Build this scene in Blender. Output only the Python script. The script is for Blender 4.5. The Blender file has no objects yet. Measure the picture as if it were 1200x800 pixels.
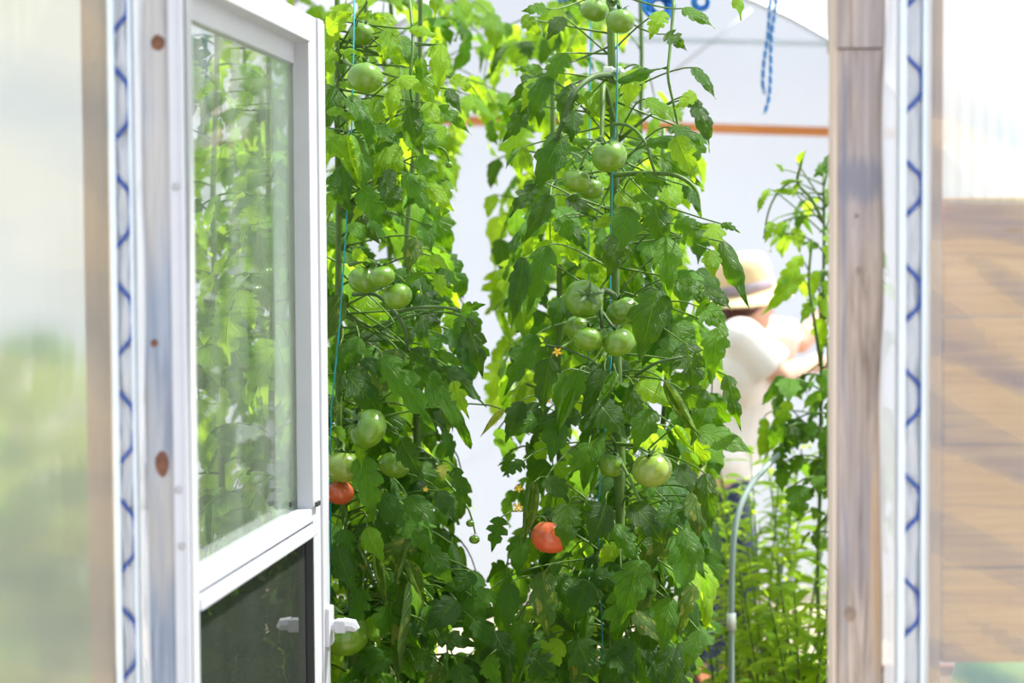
import bpy, bmesh, math, random
from mathutils import Vector, Matrix, noise

scene = bpy.context.scene
COL = scene.collection
rnd = random.Random(7)
PI = math.pi

# ------------------------------------------------------------------ camera
F = 2200.0                       # focal length in pixels of the 1200x800 frame
CAM = Vector((0.0, 0.0, 1.55))
PITCH = math.atan(100 / F)
ROLL = math.radians(-0.30)
cam_d = bpy.data.cameras.new('camera')
cam = bpy.data.objects.new('camera', cam_d)
COL.objects.link(cam)
cam_d.sensor_width = 36.0
cam_d.lens = F / 1200 * 36.0
ROT = (Matrix.Rotation(PI / 2 - PITCH, 4, 'X') @ Matrix.Rotation(ROLL, 4, 'Z'))
cam.matrix_world = Matrix.Translation(CAM) @ ROT
cam_d.dof.use_dof = True
cam_d.dof.focus_distance = 3.42
cam_d.dof.aperture_fstop = 3.0
cam_d.dof.aperture_blades = 9
cam_d.clip_start = 0.05
scene.camera = cam
R3 = ROT.to_3x3()
R3I = R3.inverted()

# ------------------------------------------------------------------ sky, sun, exposure
world = bpy.data.worlds.new('sky')
scene.world = world
world.use_nodes = True
wn = world.node_tree
wn.nodes.clear()
w_out = wn.nodes.new('ShaderNodeOutputWorld')
w_bg = wn.nodes.new('ShaderNodeBackground')
w_tc = wn.nodes.new('ShaderNodeTexCoord')
w_sep = wn.nodes.new('ShaderNodeSeparateXYZ')
w_ramp = wn.nodes.new('ShaderNodeValToRGB')
wn.links.new(w_tc.outputs['Generated'], w_sep.inputs[0])
wn.links.new(w_sep.outputs['Z'], w_ramp.inputs[0])
w_ramp.color_ramp.elements[0].position = 0.0
w_ramp.color_ramp.elements[0].color = (0.95, 0.97, 1.0, 1)
w_ramp.color_ramp.elements[1].position = 0.8
w_ramp.color_ramp.elements[1].color = (0.56, 0.72, 1.0, 1)
wn.links.new(w_ramp.outputs[0], w_bg.inputs[0])
w_bg.inputs[1].default_value = 1.0
wn.links.new(w_bg.outputs[0], w_out.inputs[0])

sun_d = bpy.data.lights.new('sun', 'SUN')
sun = bpy.data.objects.new('sun', sun_d)
COL.objects.link(sun)
sun_d.energy = 11.0
sun_d.angle = math.radians(3.0)
sun_d.color = (1.0, 0.95, 0.85)
SUN_FROM = Vector((0.55, 0.16, 0.95)).normalized()
sun.rotation_euler = SUN_FROM.to_track_quat('Z', 'Y').to_euler()

scene.view_settings.view_transform = 'Standard'
scene.view_settings.look = 'None'
scene.view_settings.gamma = 1.0
scene.view_settings.use_curve_mapping = False
scene.view_settings.exposure = 0.82
scene.cycles.use_denoising = True
scene.cycles.max_bounces = 8
scene.cycles.diffuse_bounces = 4
scene.cycles.transmission_bounces = 6
scene.cycles.transparent_max_bounces = 24
scene.cycles.caustics_reflective = False
scene.cycles.caustics_refractive = False


# ------------------------------------------------------------------ pixel <-> world
def ray(px, py):
    return R3 @ Vector(((px - 600) / F, -(py - 400) / F, -1.0))


def W(px, py, y):
    """the point at distance y (world Y) that shows at a pixel of the 1200x800 frame"""
    d = ray(px, py)
    return CAM + d * (y / d.y)


def proj(p):
    q = R3I @ (Vector(p) - CAM)
    return 600 + F * q.x / -q.z, 400 - F * q.y / -q.z


# ------------------------------------------------------------------ materials
def srgb(r, g, b):
    def f(c):
        c /= 255.0
        return c / 12.92 if c <= 0.04045 else ((c + 0.055) / 1.055) ** 2.4
    return (f(r), f(g), f(b), 1.0)


class NT:
    def __init__(s, name):
        s.m = bpy.data.materials.new(name)
        s.m.use_nodes = True
        s.t = s.m.node_tree
        s.t.nodes.clear()
        s.out = s.n('ShaderNodeOutputMaterial')

    def n(s, kind, **kw):
        nd = s.t.nodes.new(kind)
        for k, v in kw.items():
            setattr(nd, k, v)
        return nd

    def l(s, a, b):
        s.t.links.new(a, b)

    def ramp(s, src, stops, interp='LINEAR'):
        r = s.n('ShaderNodeValToRGB')
        r.color_ramp.interpolation = interp
        e = r.color_ramp.elements
        while len(e) < len(stops):
            e.new(0.5)
        for el, (p, c) in zip(e, stops):
            el.position = p
            el.color = c if len(c) == 4 else (*c, 1)
        s.l(src, r.inputs[0])
        return r.outputs[0]

    def noise(s, scale, vec=None, detail=3, rough=0.5, dist=0.0):
        nd = s.n('ShaderNodeTexNoise')
        nd.inputs['Scale'].default_value = scale
        nd.inputs['Detail'].default_value = detail
        nd.inputs['Roughness'].default_value = rough
        nd.inputs['Distortion'].default_value = dist
        if vec is not None:
            s.l(vec, nd.inputs['Vector'])
        return nd.outputs[0]

    def coords(s, kind='Object', scale=(1, 1, 1), rot=(0, 0, 0)):
        tc = s.n('ShaderNodeTexCoord')
        mp = s.n('ShaderNodeMapping')
        mp.inputs['Scale'].default_value = scale
        mp.inputs['Rotation'].default_value = rot
        s.l(tc.outputs[kind], mp.inputs[0])
        return mp.outputs[0]

    def mix(s, fac, a, b, mode='MIX'):
        m = s.n('ShaderNodeMix', data_type='RGBA', blend_type=mode)
        for v, i in ((fac, 0), (a, 6), (b, 7)):
            if hasattr(v, 'links') or hasattr(v, 'is_linked'):
                s.l(v, m.inputs[i])
            else:
                m.inputs[i].default_value = v
        return m.outputs[2]

    def math(s, op, a, b=None, c=None):
        m = s.n('ShaderNodeMath', operation=op)
        for i, v in enumerate((a, b, c)):
            if v is None:
                continue
            if hasattr(v, 'is_linked'):
                s.l(v, m.inputs[i])
            else:
                m.inputs[i].default_value = v
        return m.outputs[0]

    def bsdf(s, color, rough=0.5, spec=0.5, metal=0.0, normal=None, **kw):
        b = s.n('ShaderNodeBsdfPrincipled')
        if hasattr(color, 'is_linked'):
            s.l(color, b.inputs['Base Color'])
        else:
            b.inputs['Base Color'].default_value = color
        if hasattr(rough, 'is_linked'):
            s.l(rough, b.inputs['Roughness'])
        else:
            b.inputs['Roughness'].default_value = rough
        b.inputs['Specular IOR Level'].default_value = spec
        b.inputs['Metallic'].default_value = metal
        for k, v in kw.items():
            b.inputs[k.replace('_', ' ')].default_value = v
        if normal is not None:
            s.l(normal, b.inputs['Normal'])
        return b.outputs[0]

    def bump(s, h, strength=0.3, dist=0.01):
        b = s.n('ShaderNodeBump')
        b.inputs['Strength'].default_value = strength
        b.inputs['Distance'].default_value = dist
        s.l(h, b.inputs['Height'])
        return b.outputs[0]

    def mixs(s, fac, a, b):
        m = s.n('ShaderNodeMixShader')
        if hasattr(fac, 'is_linked'):
            s.l(fac, m.inputs[0])
        else:
            m.inputs[0].default_value = fac
        s.l(a, m.inputs[1])
        s.l(b, m.inputs[2])
        return m.outputs[0]

    def done(s, sh):
        s.l(sh, s.out.inputs[0])
        return s.m


def m_plain(name, color, rough=0.5, spec=0.5, metal=0.0, var=0.12, scale=30, bump=0.0):
    t = NT(name)
    c = t.coords()
    nz = t.noise(scale, c)
    dark = tuple(v * (1 - var) for v in color[:3]) + (1,)
    lite = tuple(min(1, v * (1 + var)) for v in color[:3]) + (1,)
    col = t.ramp(nz, [(0.3, dark), (0.7, lite)])
    return t.done(t.bsdf(col, rough, spec, metal, t.bump(nz, bump) if bump else None))


def m_leaf(name, dark, mid, lite, trans, trans_fac=0.42, dry=None, rough=0.40, spec=0.28, veins=True):
    t = NT(name)
    oi = t.n('ShaderNodeObjectInfo')
    base = t.ramp(oi.outputs['Random'], [(0.0, dark), (0.45, mid), (0.85, lite), (1.0, lite)])
    tc = t.n('ShaderNodeTexCoord')
    sep = t.n('ShaderNodeSeparateXYZ')
    t.l(tc.outputs['UV'], sep.inputs[0])
    au = t.math('ABSOLUTE', t.math('SUBTRACT', sep.outputs['X'], 0.5))
    nz = t.noise(6.0, tc.outputs['UV'], 4, 0.6)
    fine = t.noise(38.0, tc.outputs['UV'], 2, 0.5)
    col = t.mix(t.math('MULTIPLY', nz, 0.45), base, dark)
    h = fine
    if veins:
        mid_v = t.math('SUBTRACT', 1.0, t.math('MULTIPLY', au, 28.0))
        mid_v = t.math('MAXIMUM', mid_v, 0.0)
        lat = t.math('SINE', t.math('MULTIPLY', t.math('SUBTRACT', sep.outputs['Y'], t.math('MULTIPLY', au, 0.62)), 40.0))
        lat = t.math('POWER', t.math('MAXIMUM', lat, 0.0), 14.0)
        lat = t.math('MULTIPLY', lat, 0.5)
        v = t.math('MAXIMUM', mid_v, lat)
        col = t.mix(t.math('MULTIPLY', v, 0.5), col, (lite[0] * 1.9, lite[1] * 1.6, lite[2] * 3.0, 1))
        h = t.math('SUBTRACT', t.math('MULTIPLY', fine, 0.5), t.math('MULTIPLY', v, 0.8))
    if dry:
        col = t.mix(t.math('MULTIPLY', t.math('GREATER_THAN', t.noise(3.2, tc.outputs['UV'], 4), 0.56), 0.75), col, dry)
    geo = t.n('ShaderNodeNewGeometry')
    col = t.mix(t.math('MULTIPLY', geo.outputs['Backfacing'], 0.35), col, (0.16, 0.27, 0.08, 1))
    nrm = t.bump(h, 0.75, 0.007)
    pb = t.bsdf(col, rough, spec, 0, nrm)
    tr = t.n('ShaderNodeBsdfTranslucent')
    tcol = t.mix(0.55, trans, col)
    tcol = t.mix(1.0, tcol, (1.5, 1.5, 1.5, 1), 'MULTIPLY')
    t.l(tcol, tr.inputs[0])
    t.l(nrm, tr.inputs[1])
    return t.done(t.mixs(trans_fac, pb, tr.outputs[0]))


def m_wood(name, c1, c2, c3, axis='Z', grain=1.0, stain=None, stain_amt=0.0, rough=0.75, patch=None):
    """grain runs along axis"""
    t = NT(name)
    sc = {'X': (1.2, 26, 26), 'Y': (26, 1.2, 26), 'Z': (26, 26, 1.2)}[axis]
    sc = tuple(v * grain for v in sc)
    co = t.coords('Object', sc)
    big = t.noise(1.4, t.coords('Object', tuple(v * 0.25 for v in sc)), 3, 0.5, 0.6)
    g = t.noise(2.2, co, 5, 0.65, 1.2)
    col = t.ramp(g, [(0.28, c1), (0.5, c2), (0.72, c3)])
    col = t.mix(t.math('MULTIPLY', big, 0.35), col, c1)
    if stain:
        s = t.noise(2.6, t.coords('Object', (5, 5, 1.1)), 3, 0.55)
        col = t.mix(t.math('MULTIPLY', t.ramp(s, [(0.46, (0, 0, 0)), (0.62, (1, 1, 1))]), stain_amt), col, stain)
    if patch:                           # weather marks with a place of their own on this piece of wood
        for (px_, pz_, rx_, rz_, amt_, c_) in patch:
            sp = t.n('ShaderNodeSeparateXYZ')
            t.l(t.coords('Object'), sp.inputs[0])
            dx = t.math('DIVIDE', t.math('SUBTRACT', sp.outputs['X'], px_), rx_)
            dz = t.math('DIVIDE', t.math('SUBTRACT', sp.outputs['Z'], pz_), rz_)
            d2 = t.math('ADD', t.math('MULTIPLY', dx, dx), t.math('MULTIPLY', dz, dz))
            d2 = t.math('ADD', d2, t.math('MULTIPLY', t.math('SUBTRACT', g, 0.5), 2.6))
            k = t.ramp(d2, [(0.25, (amt_,) * 3), (1.0, (0, 0, 0))])
            col = t.mix(k, col, c_)
    return t.done(t.bsdf(col, rough, 0.25, 0, t.bump(g, 0.4, 0.004)))


def m_sheet(name, clear, tint, gloss=0.12, rough=0.18, trans_tint=(0.96, 0.98, 1.0, 1), ribs=0.0, blur=0.0):
    """polythene: part lets light straight through, part scatters it, with a soft sheen"""
    t = NT(name)
    tr = t.n('ShaderNodeBsdfTransparent')
    tr.inputs[0].default_value = trans_tint
    tl = t.n('ShaderNodeBsdfTranslucent')
    tl.inputs[0].default_value = tint
    df = t.n('ShaderNodeBsdfDiffuse')
    df.inputs[0].default_value = tint
    milk = t.mixs(0.45, tl.outputs[0], df.outputs[0])
    nz = t.noise(5.0, t.coords('Object', (1, 1, 0.35)), 4, 0.55)
    fac = t.ramp(nz, [(0.3, (clear - 0.06,) * 3), (0.7, (clear + 0.06,) * 3)])
    if ribs:
        wv = t.n('ShaderNodeTexWave', wave_type='BANDS', bands_direction='X')
        wv.inputs['Scale'].default_value = 60
        t.l(t.coords('Object'), wv.inputs['Vector'])
        fac = t.math('ADD', fac, t.math('MULTIPLY', t.math('SUBTRACT', wv.outputs['Fac'], 0.5), ribs))
    through = tr.outputs[0]
    if blur:
        rf = t.n('ShaderNodeBsdfRefraction')
        rf.inputs['Color'].default_value = (0.97, 0.98, 0.97, 1)
        rf.inputs['Roughness'].default_value = 0.6
        rf.inputs['IOR'].default_value = 1.06
        through = t.mixs(blur, through, rf.outputs[0])
    body = t.mixs(fac, milk, through)
    gl = t.n('ShaderNodeBsdfGlossy')
    gl.inputs['Roughness'].default_value = rough
    fr = t.n('ShaderNodeLayerWeight')
    fr.inputs[0].default_value = 0.25
    gf = t.math('MULTIPLY', t.math('ADD', fr.outputs['Fresnel'], gloss), 0.7)
    return t.done(t.mixs(gf, body, gl.outputs[0]))


def m_glass(name, haze, haze_col, clear_col, refl=0.06, streak=0.0, through=0.5):
    t = NT(name)
    tr = t.n('ShaderNodeBsdfTransparent')
    tr.inputs[0].default_value = clear_col
    df = t.n('ShaderNodeBsdfDiffuse')
    df.inputs[0].default_value = haze_col
    tl = t.n('ShaderNodeBsdfTranslucent')
    tl.inputs[0].default_value = haze_col
    dust = t.mixs(through, df.outputs[0], tl.outputs[0])
    nz = t.noise(3.0, t.coords('Object', (4, 4, 0.7)), 5, 0.6)
    hz = t.ramp(nz, [(0.35, (haze * (1 - streak),) * 3), (0.7, (haze * (1 + streak),) * 3)])
    body = t.mixs(hz, tr.outputs[0], dust)
    gl = t.n('ShaderNodeBsdfGlossy')
    gl.inputs['Roughness'].default_value = 0.02
    fr = t.n('ShaderNodeFresnel')
    fr.inputs[0].default_value = 1.45
    return t.done(t.mixs(t.math('MULTIPLY', fr.outputs[0], refl), body, gl.outputs[0]))


def m_tomato(name, low, high, blush):
    t = NT(name)
    tc = t.n('ShaderNodeTexCoord')
    sep = t.n('ShaderNodeSeparateXYZ')
    t.l(tc.outputs['Object'], sep.inputs[0])
    oi = t.n('ShaderNodeObjectInfo')
    g = t.math('ADD', t.math('MULTIPLY', sep.outputs['Z'], 0.5), 0.5)
    col = t.ramp(g, [(0.05, low), (0.9, high)])
    nz = t.noise(2.3, tc.outputs['Object'], 4, 0.6)
    col = t.mix(t.math('MULTIPLY', nz, 0.5), col, blush)
    sp = t.noise(60, tc.outputs['Object'], 1)
    col = t.mix(t.math('MULTIPLY', t.math('GREATER_THAN', sp, 0.68), 0.35), col, blush)
    b = t.n('ShaderNodeBsdfPrincipled')
    t.l(col, b.inputs['Base Color'])
    b.inputs['Roughness'].default_value = 0.24
    b.inputs['Specular IOR Level'].default_value = 0.55
    b.inputs['Subsurface Weight'].default_value = 0.25
    b.inputs['Subsurface Radius'].default_value = (0.4, 0.6, 0.15)
    b.inputs['Subsurface Scale'].default_value = 0.01
    return t.done(b.outputs[0])


def m_stripe(name, c1, c2, scale, thr=0.75):
    t = NT(name)
    tc = t.n('ShaderNodeTexCoord')
    mp = t.n('ShaderNodeMapping')
    mp.inputs['Rotation'].default_value = (0.0, 0.9, 0.3)
    t.l(tc.outputs['Object'], mp.inputs[0])
    wv = t.n('ShaderNodeTexWave', wave_type='BANDS', bands_direction='X')
    wv.inputs['Scale'].default_value = scale
    t.l(mp.outputs[0], wv.inputs['Vector'])
    col = t.mix(t.math('GREATER_THAN', wv.outputs['Fac'], thr), c1, c2)
    return t.done(t.bsdf(col, 0.7, 0.3))


M = {}
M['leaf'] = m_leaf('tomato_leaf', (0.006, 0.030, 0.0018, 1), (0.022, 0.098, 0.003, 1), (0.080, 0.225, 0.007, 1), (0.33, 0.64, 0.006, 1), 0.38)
M['leaf_light'] = m_leaf('tomato_leaf_backlit', (0.06, 0.19, 0.008, 1), (0.14, 0.33, 0.012, 1), (0.27, 0.47, 0.02, 1), (0.66, 0.88, 0.012, 1), 0.52)  # brighter leaf copy, back-lit and sunlit look put into its colour
M['leaf_dry'] = m_leaf('tomato_leaf_spotted', (0.025, 0.075, 0.008, 1), (0.045, 0.115, 0.010, 1), (0.08, 0.16, 0.015, 1), (0.34, 0.50, 0.02, 1), 0.33, dry=(0.26, 0.27, 0.045, 1))
M['leaf_yellow'] = m_leaf('tomato_leaf_yellowing', (0.30, 0.36, 0.05, 1), (0.38, 0.42, 0.06, 1), (0.45, 0.48, 0.08, 1), (0.7, 0.75, 0.06, 1), 0.45)
M['herb'] = m_leaf('herb_leaf', (0.07, 0.20, 0.008, 1), (0.18, 0.38, 0.012, 1), (0.36, 0.56, 0.02, 1), (0.72, 0.92, 0.012, 1), 0.55, veins=False)
M['stem'] = m_plain('green_stem', (0.075, 0.15, 0.018, 1), 0.55, 0.4, var=0.25, scale=25)
M['stem_dark'] = m_plain('dark_stem', (0.045, 0.095, 0.02, 1), 0.6, 0.4, var=0.3, scale=25)
M['tomato'] = m_tomato('green_tomato_skin', (0.14, 0.27, 0.012, 1), (0.055, 0.155, 0.004, 1), (0.19, 0.32, 0.03, 1))
M['tomato_pale'] = m_tomato('pale_tomato_skin', (0.30, 0.38, 0.05, 1), (0.14, 0.27, 0.025, 1), (0.34, 0.40, 0.08, 1))
M['tomato_red'] = m_tomato('red_tomato_skin', (0.62, 0.075, 0.03, 1), (0.50, 0.10, 0.03, 1), (0.62, 0.16, 0.05, 1))
M['calyx'] = m_plain('calyx_green', (0.045, 0.11, 0.02, 1), 0.6)
M['flower'] = m_plain('yellow_petal', (0.85, 0.55, 0.04, 1), 0.6)
M['twine'] = m_plain('teal_twine', (0.01, 0.30, 0.36, 1), 0.6)
M['rope'] = m_stripe('blue_flecked_rope', (0.008, 0.17, 0.50, 1), (0.75, 0.85, 0.92, 1), 14, 0.95)
M['tarp'] = m_plain('blue_plastic', (0.01, 0.20, 0.62, 1), 0.4)
M['clip'] = m_plain('white_clip', (0.75, 0.78, 0.76, 1), 0.4, var=0.03)
M['wood_r'] = m_wood('weathered_post_wood', srgb(90, 78, 70), srgb(158, 144, 132), srgb(196, 182, 170), 'Z', 1.5, srgb(138, 136, 146), 0.45, patch=[
    (-0.002, W(1000, 212, 2.4).z, 0.046, 0.036, 0.8, srgb(110, 112, 124)), (-0.022, W(1000, 290, 2.4).z, 0.0045, 0.30, 0.7, srgb(112, 116, 130)),
    (-0.020, W(1000, 690, 2.4).z, 0.007, 0.16, 0.5, srgb(120, 122, 128)), (0.022, W(1000, 640, 2.4).z, 0.010, 0.2, 0.5, srgb(196, 160, 116))])
M['wood_l'] = m_wood('grey_post_wood', srgb(106, 116, 132), srgb(150, 160, 174), srgb(184, 191, 198), 'Z', 1.0, srgb(196, 186, 170), 0.5)
M['wood_edge'] = m_wood('pale_post_inner_face', srgb(178, 160, 144), srgb(204, 188, 172), srgb(220, 206, 192), 'Z')  # paler tone for the inner face of the brown doorpost
M['plank'] = m_wood('amber_plank_wood', srgb(150, 96, 20), srgb(206, 150, 48), srgb(230, 182, 82), 'X', 1.0)
M['stud'] = m_wood('amber_stud_wood', srgb(166, 120, 78), srgb(196, 150, 104), srgb(214, 176, 134), 'Z', 1.0)
M['stud_l'] = m_wood('pale_stud_wood', srgb(196, 160, 126), srgb(222, 192, 160), srgb(234, 208, 180), 'Z', 1.0)
M['purlin'] = m_wood('orange_rail_wood', srgb(176, 104, 50), srgb(208, 136, 76), srgb(224, 158, 100), 'X', 0.8)
M['bed'] = m_wood('bed_board_wood', srgb(104, 62, 36), srgb(138, 84, 50), srgb(160, 104, 66), 'X', 0.9)
M['knot'] = m_plain('wood_knot', srgb(108, 76, 60), 0.8, 0.2, var=0.3, scale=60)
M['knot2'] = m_plain('faded_knot', srgb(128, 112, 100), 0.8, 0.2, var=0.25, scale=60)
M['nail'] = m_plain('nail_head', srgb(90, 72, 62), 0.5, 0.5, 0.5)
M['sheet'] = m_sheet('clear_polythene', 0.81, (0.90, 0.88, 0.68, 1), 0.14, 0.08, (1.0, 0.98, 0.90, 1), ribs=0.04, blur=0.6)
M['sheet_r'] = m_sheet('wrinkled_polythene', 0.90, (0.74, 0.74, 0.74, 1), 0.27, 0.08, ribs=0.03, blur=0.2)
M['panel'] = m_sheet('ribbed_panel', 0.76, (0.86, 0.85, 0.56, 1), 0.02, 0.3, (0.98, 0.97, 0.84, 1), blur=0.8)
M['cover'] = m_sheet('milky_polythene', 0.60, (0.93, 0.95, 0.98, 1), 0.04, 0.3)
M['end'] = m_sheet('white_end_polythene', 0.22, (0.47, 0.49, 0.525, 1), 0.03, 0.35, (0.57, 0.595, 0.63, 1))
M['tail'] = m_sheet('folded_polythene', 0.22, (0.92, 0.94, 0.97, 1), 0.12, 0.2)
M['alu'] = m_plain('pale_aluminium', (0.56, 0.64, 0.70, 1), 0.35, 0.5, 0.25, var=0.04)
M['wire'] = m_plain('blue_coated_wire', (0.012, 0.06, 0.30, 1), 0.4, 0.5)
M['white'] = m_plain('white_painted_metal', (0.46, 0.475, 0.51, 1), 0.35, 0.5, 0, var=0.02)
M['cream'] = m_plain('cream_inner_frame', (0.60, 0.57, 0.48, 1), 0.4, 0.5, 0, var=0.04)
M['glass'] = m_glass('dusty_glass', 0.07, (0.92, 0.97, 0.90, 1), (0.98, 1.0, 0.97, 1), 0.35, 0.6)
M['glass2'] = m_glass('dusty_glass_second', 0.14, (0.88, 0.97, 0.90, 1), (0.93, 1.0, 0.96, 1), 0.15, 0.3)
M['screen'] = m_glass('dark_mesh_screen', 0.55, (0.055, 0.065, 0.055, 1), (0.10, 0.13, 0.10, 1), 0.9, 0.1, 0.1)
M['black'] = m_plain('black_rubber', (0.02, 0.022, 0.025, 1), 0.5)
M['soil'] = m_plain('soil', (0.07, 0.045, 0.03, 1), 0.95, 0.2, var=0.5, scale=9, bump=0.6)
M['path'] = m_plain('straw_path', (0.42, 0.36, 0.26, 1), 0.95, 0.2, var=0.3, scale=6, bump=0.4)
M['grass'] = m_plain('bounce', (0.34, 0.31, 0.28, 1), 0.9, 0.2, var=0.35, scale=14)  # grey ground tone chosen for neutral bounce light
M['pipe'] = m_plain('grey_pipe', (0.27, 0.35, 0.33, 1), 0.5, 0.5, var=0.05)
M['hoop'] = m_plain('galvanised_hoop', (0.45, 0.48, 0.50, 1), 0.4, 0.5, 0.6, var=0.05)
M['skin'] = m_plain('skin', (0.62, 0.36, 0.25, 1), 0.5, 0.4, var=0.05)
M['hair'] = m_plain('dark_red_hair', (0.075, 0.022, 0.014, 1), 0.55, 0.5, var=0.4, scale=80)
M['straw'] = m_stripe('straw_weave', (0.80, 0.62, 0.36, 1), (0.68, 0.48, 0.24, 1), 60, 0.6)
M['band'] = m_plain('mauve_band', (0.33, 0.28, 0.34, 1), 0.7)
M['shirt'] = m_plain('cream_cotton', (0.80, 0.75, 0.68, 1), 0.9, 0.2, var=0.04, scale=8)
M['jeans'] = m_plain('dark_denim', (0.035, 0.045, 0.085, 1), 0.9, 0.2)
M['shoe'] = m_plain('brown_shoe', (0.10, 0.06, 0.04, 1), 0.7)
M['barrel'] = m_plain('green_plastic', (0.07, 0.22, 0.05, 1), 0.4)
M['eye'] = m_plain('eye', (0.05, 0.04, 0.03, 1), 0.2)
M['lip'] = m_plain('lip', (0.50, 0.20, 0.17, 1), 0.5)


# ------------------------------------------------------------------ mesh helpers
class MB:
    def __init__(s):
        s.v, s.f = [], []

    def add(s, verts, faces):
        o = len(s.v)
        s.v += [tuple(v) for v in verts]
        s.f += [tuple(i + o for i in f) for f in faces]

    def box(s, a, b, bev=0.0):
        """axis box from corner a to b, optionally with chamfered long edges"""
        x0, y0, z0 = a
        x1, y1, z1 = b
        if bev <= 0:
            s.add([(x0, y0, z0), (x1, y0, z0), (x1, y1, z0), (x0, y1, z0), (x0, y0, z1), (x1, y0, z1), (x1, y1, z1), (x0, y1, z1)],
                  [(0, 3, 2, 1), (4, 5, 6, 7), (0, 1, 5, 4), (1, 2, 6, 5), (2, 3, 7, 6), (3, 0, 4, 7)])
            return
        bm = bmesh.new()
        bmesh.ops.create_cube(bm, size=1)
        for v in bm.verts:
            v.co = Vector(((x0 + x1) / 2 + v.co.x * (x1 - x0), (y0 + y1) / 2 + v.co.y * (y1 - y0), (z0 + z1) / 2 + v.co.z * (z1 - z0)))
        bmesh.ops.bevel(bm, geom=list(bm.edges), offset=bev, segments=2, affect='EDGES', profile=0.6)
        s.bm(bm)

    def bm(s, bm):
        bm.verts.index_update()
        s.add([v.co.copy() for v in bm.verts], [[v.index for v in f.verts] for f in bm.faces])
        bm.free()

    def tube(s, pts, r, n=6, cap=True):
        pts = [Vector(p) for p in pts]
        rs = r if isinstance(r, (list, tuple)) else [r] * len(pts)
        rings = []
        t0 = (pts[1] - pts[0]).normalized()
        u = t0.orthogonal().normalized()
        for i, p in enumerate(pts):
            t = (pts[min(i + 1, len(pts) - 1)] - pts[max(i - 1, 0)]).normalized()
            u = (u - t * u.dot(t))
            u = u.normalized() if u.length > 1e-6 else t.orthogonal().normalized()
            w = t.cross(u)
            rings.append([p + (u * math.cos(2 * PI * k / n) + w * math.sin(2 * PI * k / n)) * rs[i] for k in range(n)])
        v = [q for rg in rings for q in rg]
        f = []
        for i in range(len(pts) - 1):
            for k in range(n):
                k2 = (k + 1) % n
                f.append((i * n + k, i * n + k2, (i + 1) * n + k2, (i + 1) * n + k))
        if cap:
            f.append(tuple(range(n - 1, -1, -1)))
            f.append(tuple((len(pts) - 1) * n + k for k in range(n)))
        s.add(v, f)

    def lathe(s, prof, n=24, ctr=(0, 0, 0), closed=False):
        c = Vector(ctr)
        v, f = [], []
        for (r, z) in prof:
            for k in range(n):
                a = 2 * PI * k / n
                v.append(c + Vector((r * math.cos(a), r * math.sin(a), z)))
        for i in range(len(prof) - 1):
            for k in range(n):
                k2 = (k + 1) % n
                f.append((i * n + k, i * n + k2, (i + 1) * n + k2, (i + 1) * n + k))
        s.add(v, f)

    def ell(s, c, r, rot=None, n=16, m=10):
        c = Vector(c)
        v, f = [], []
        for j in range(m + 1):
            th = PI * j / m
            for k in range(n):
                a = 2 * PI * k / n
                q = Vector((r[0] * math.sin(th) * math.cos(a), r[1] * math.sin(th) * math.sin(a), r[2] * math.cos(th)))
                if rot:
                    q = rot @ q
                v.append(c + q)
        for j in range(m):
            for k in range(n):
                k2 = (k + 1) % n
                f.append((j * n + k, (j + 1) * n + k, (j + 1) * n + k2, j * n + k2))
        s.add(v, f)

    def grid(s, fn, nu, nv):
        v = [fn(i / nu, j / nv) for j in range(nv + 1) for i in range(nu + 1)]
        f = [(j * (nu + 1) + i, j * (nu + 1) + i + 1, (j + 1) * (nu + 1) + i + 1, (j + 1) * (nu + 1) + i) for j in range(nv) for i in range(nu)]
        s.add(v, f)

    def mesh(s, name, mat, smooth=True):
        me = bpy.data.meshes.new(name)
        me.from_pydata(s.v, [], s.f)
        if smooth:
            me.polygons.foreach_set('use_smooth', [True] * len(me.polygons))
        me.materials.append(mat)
        me.update()
        return me

    def obj(s, name, mat, parent=None, smooth=True, loc=None):
        """world-space vertices; the object sits at loc (default: the parent's origin)"""
        o = bpy.data.objects.new(name, None if False else s.mesh(name, mat, smooth))
        COL.objects.link(o)
        po = world_loc(parent) if parent else Vector((0, 0, 0))
        l = Vector(loc) if loc is not None else po
        for vv in o.data.vertices:
            vv.co -= l
        if parent:
            o.parent = parent
        o.location = l - po
        WL[o.name] = l
        return o


WL = {}


def world_loc(o):
    return WL[o.name]


def empty(name, loc, label=None, cat=None, group=None, kind=None):
    o = bpy.data.objects.new(name, None)
    COL.objects.link(o)
    o.location = loc
    o.empty_display_size = 0.05
    WL[o.name] = Vector(loc)
    return tag(o, label, cat, group, kind)


def tag(o, label=None, cat=None, group=None, kind=None):
    for k, v in (('label', label), ('category', cat), ('group', group), ('kind', kind)):
        if v:
            o[k] = v
    return o


def inst(name, me, parent, base, mat3):
    """an object sharing a mesh, with a world base point and a 3x3 orientation; parents only ever translate"""
    o = bpy.data.objects.new(name, me)
    COL.objects.link(o)
    m = mat3.to_4x4()
    po = world_loc(parent) if parent else Vector((0, 0, 0))
    m.translation = Vector(base) - po
    if parent:
        o.parent = parent
    o.matrix_local = m
    WL[o.name] = Vector(base)
    return o


def bez(a, b, c, n=8):
    a, b, c = Vector(a), Vector(b), Vector(c)
    return [a * (1 - t) ** 2 + b * 2 * t * (1 - t) + c * t * t for t in [i / n for i in range(n + 1)]]


# ================================================================== THE SETTING
YF = 2.40                              # outer face of the end wall
TX, TR, TZ = 0.39, 1.90, 0.92          # tunnel axis, hoop radius, spring height
YB = 8.5                               # far end wall

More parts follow.
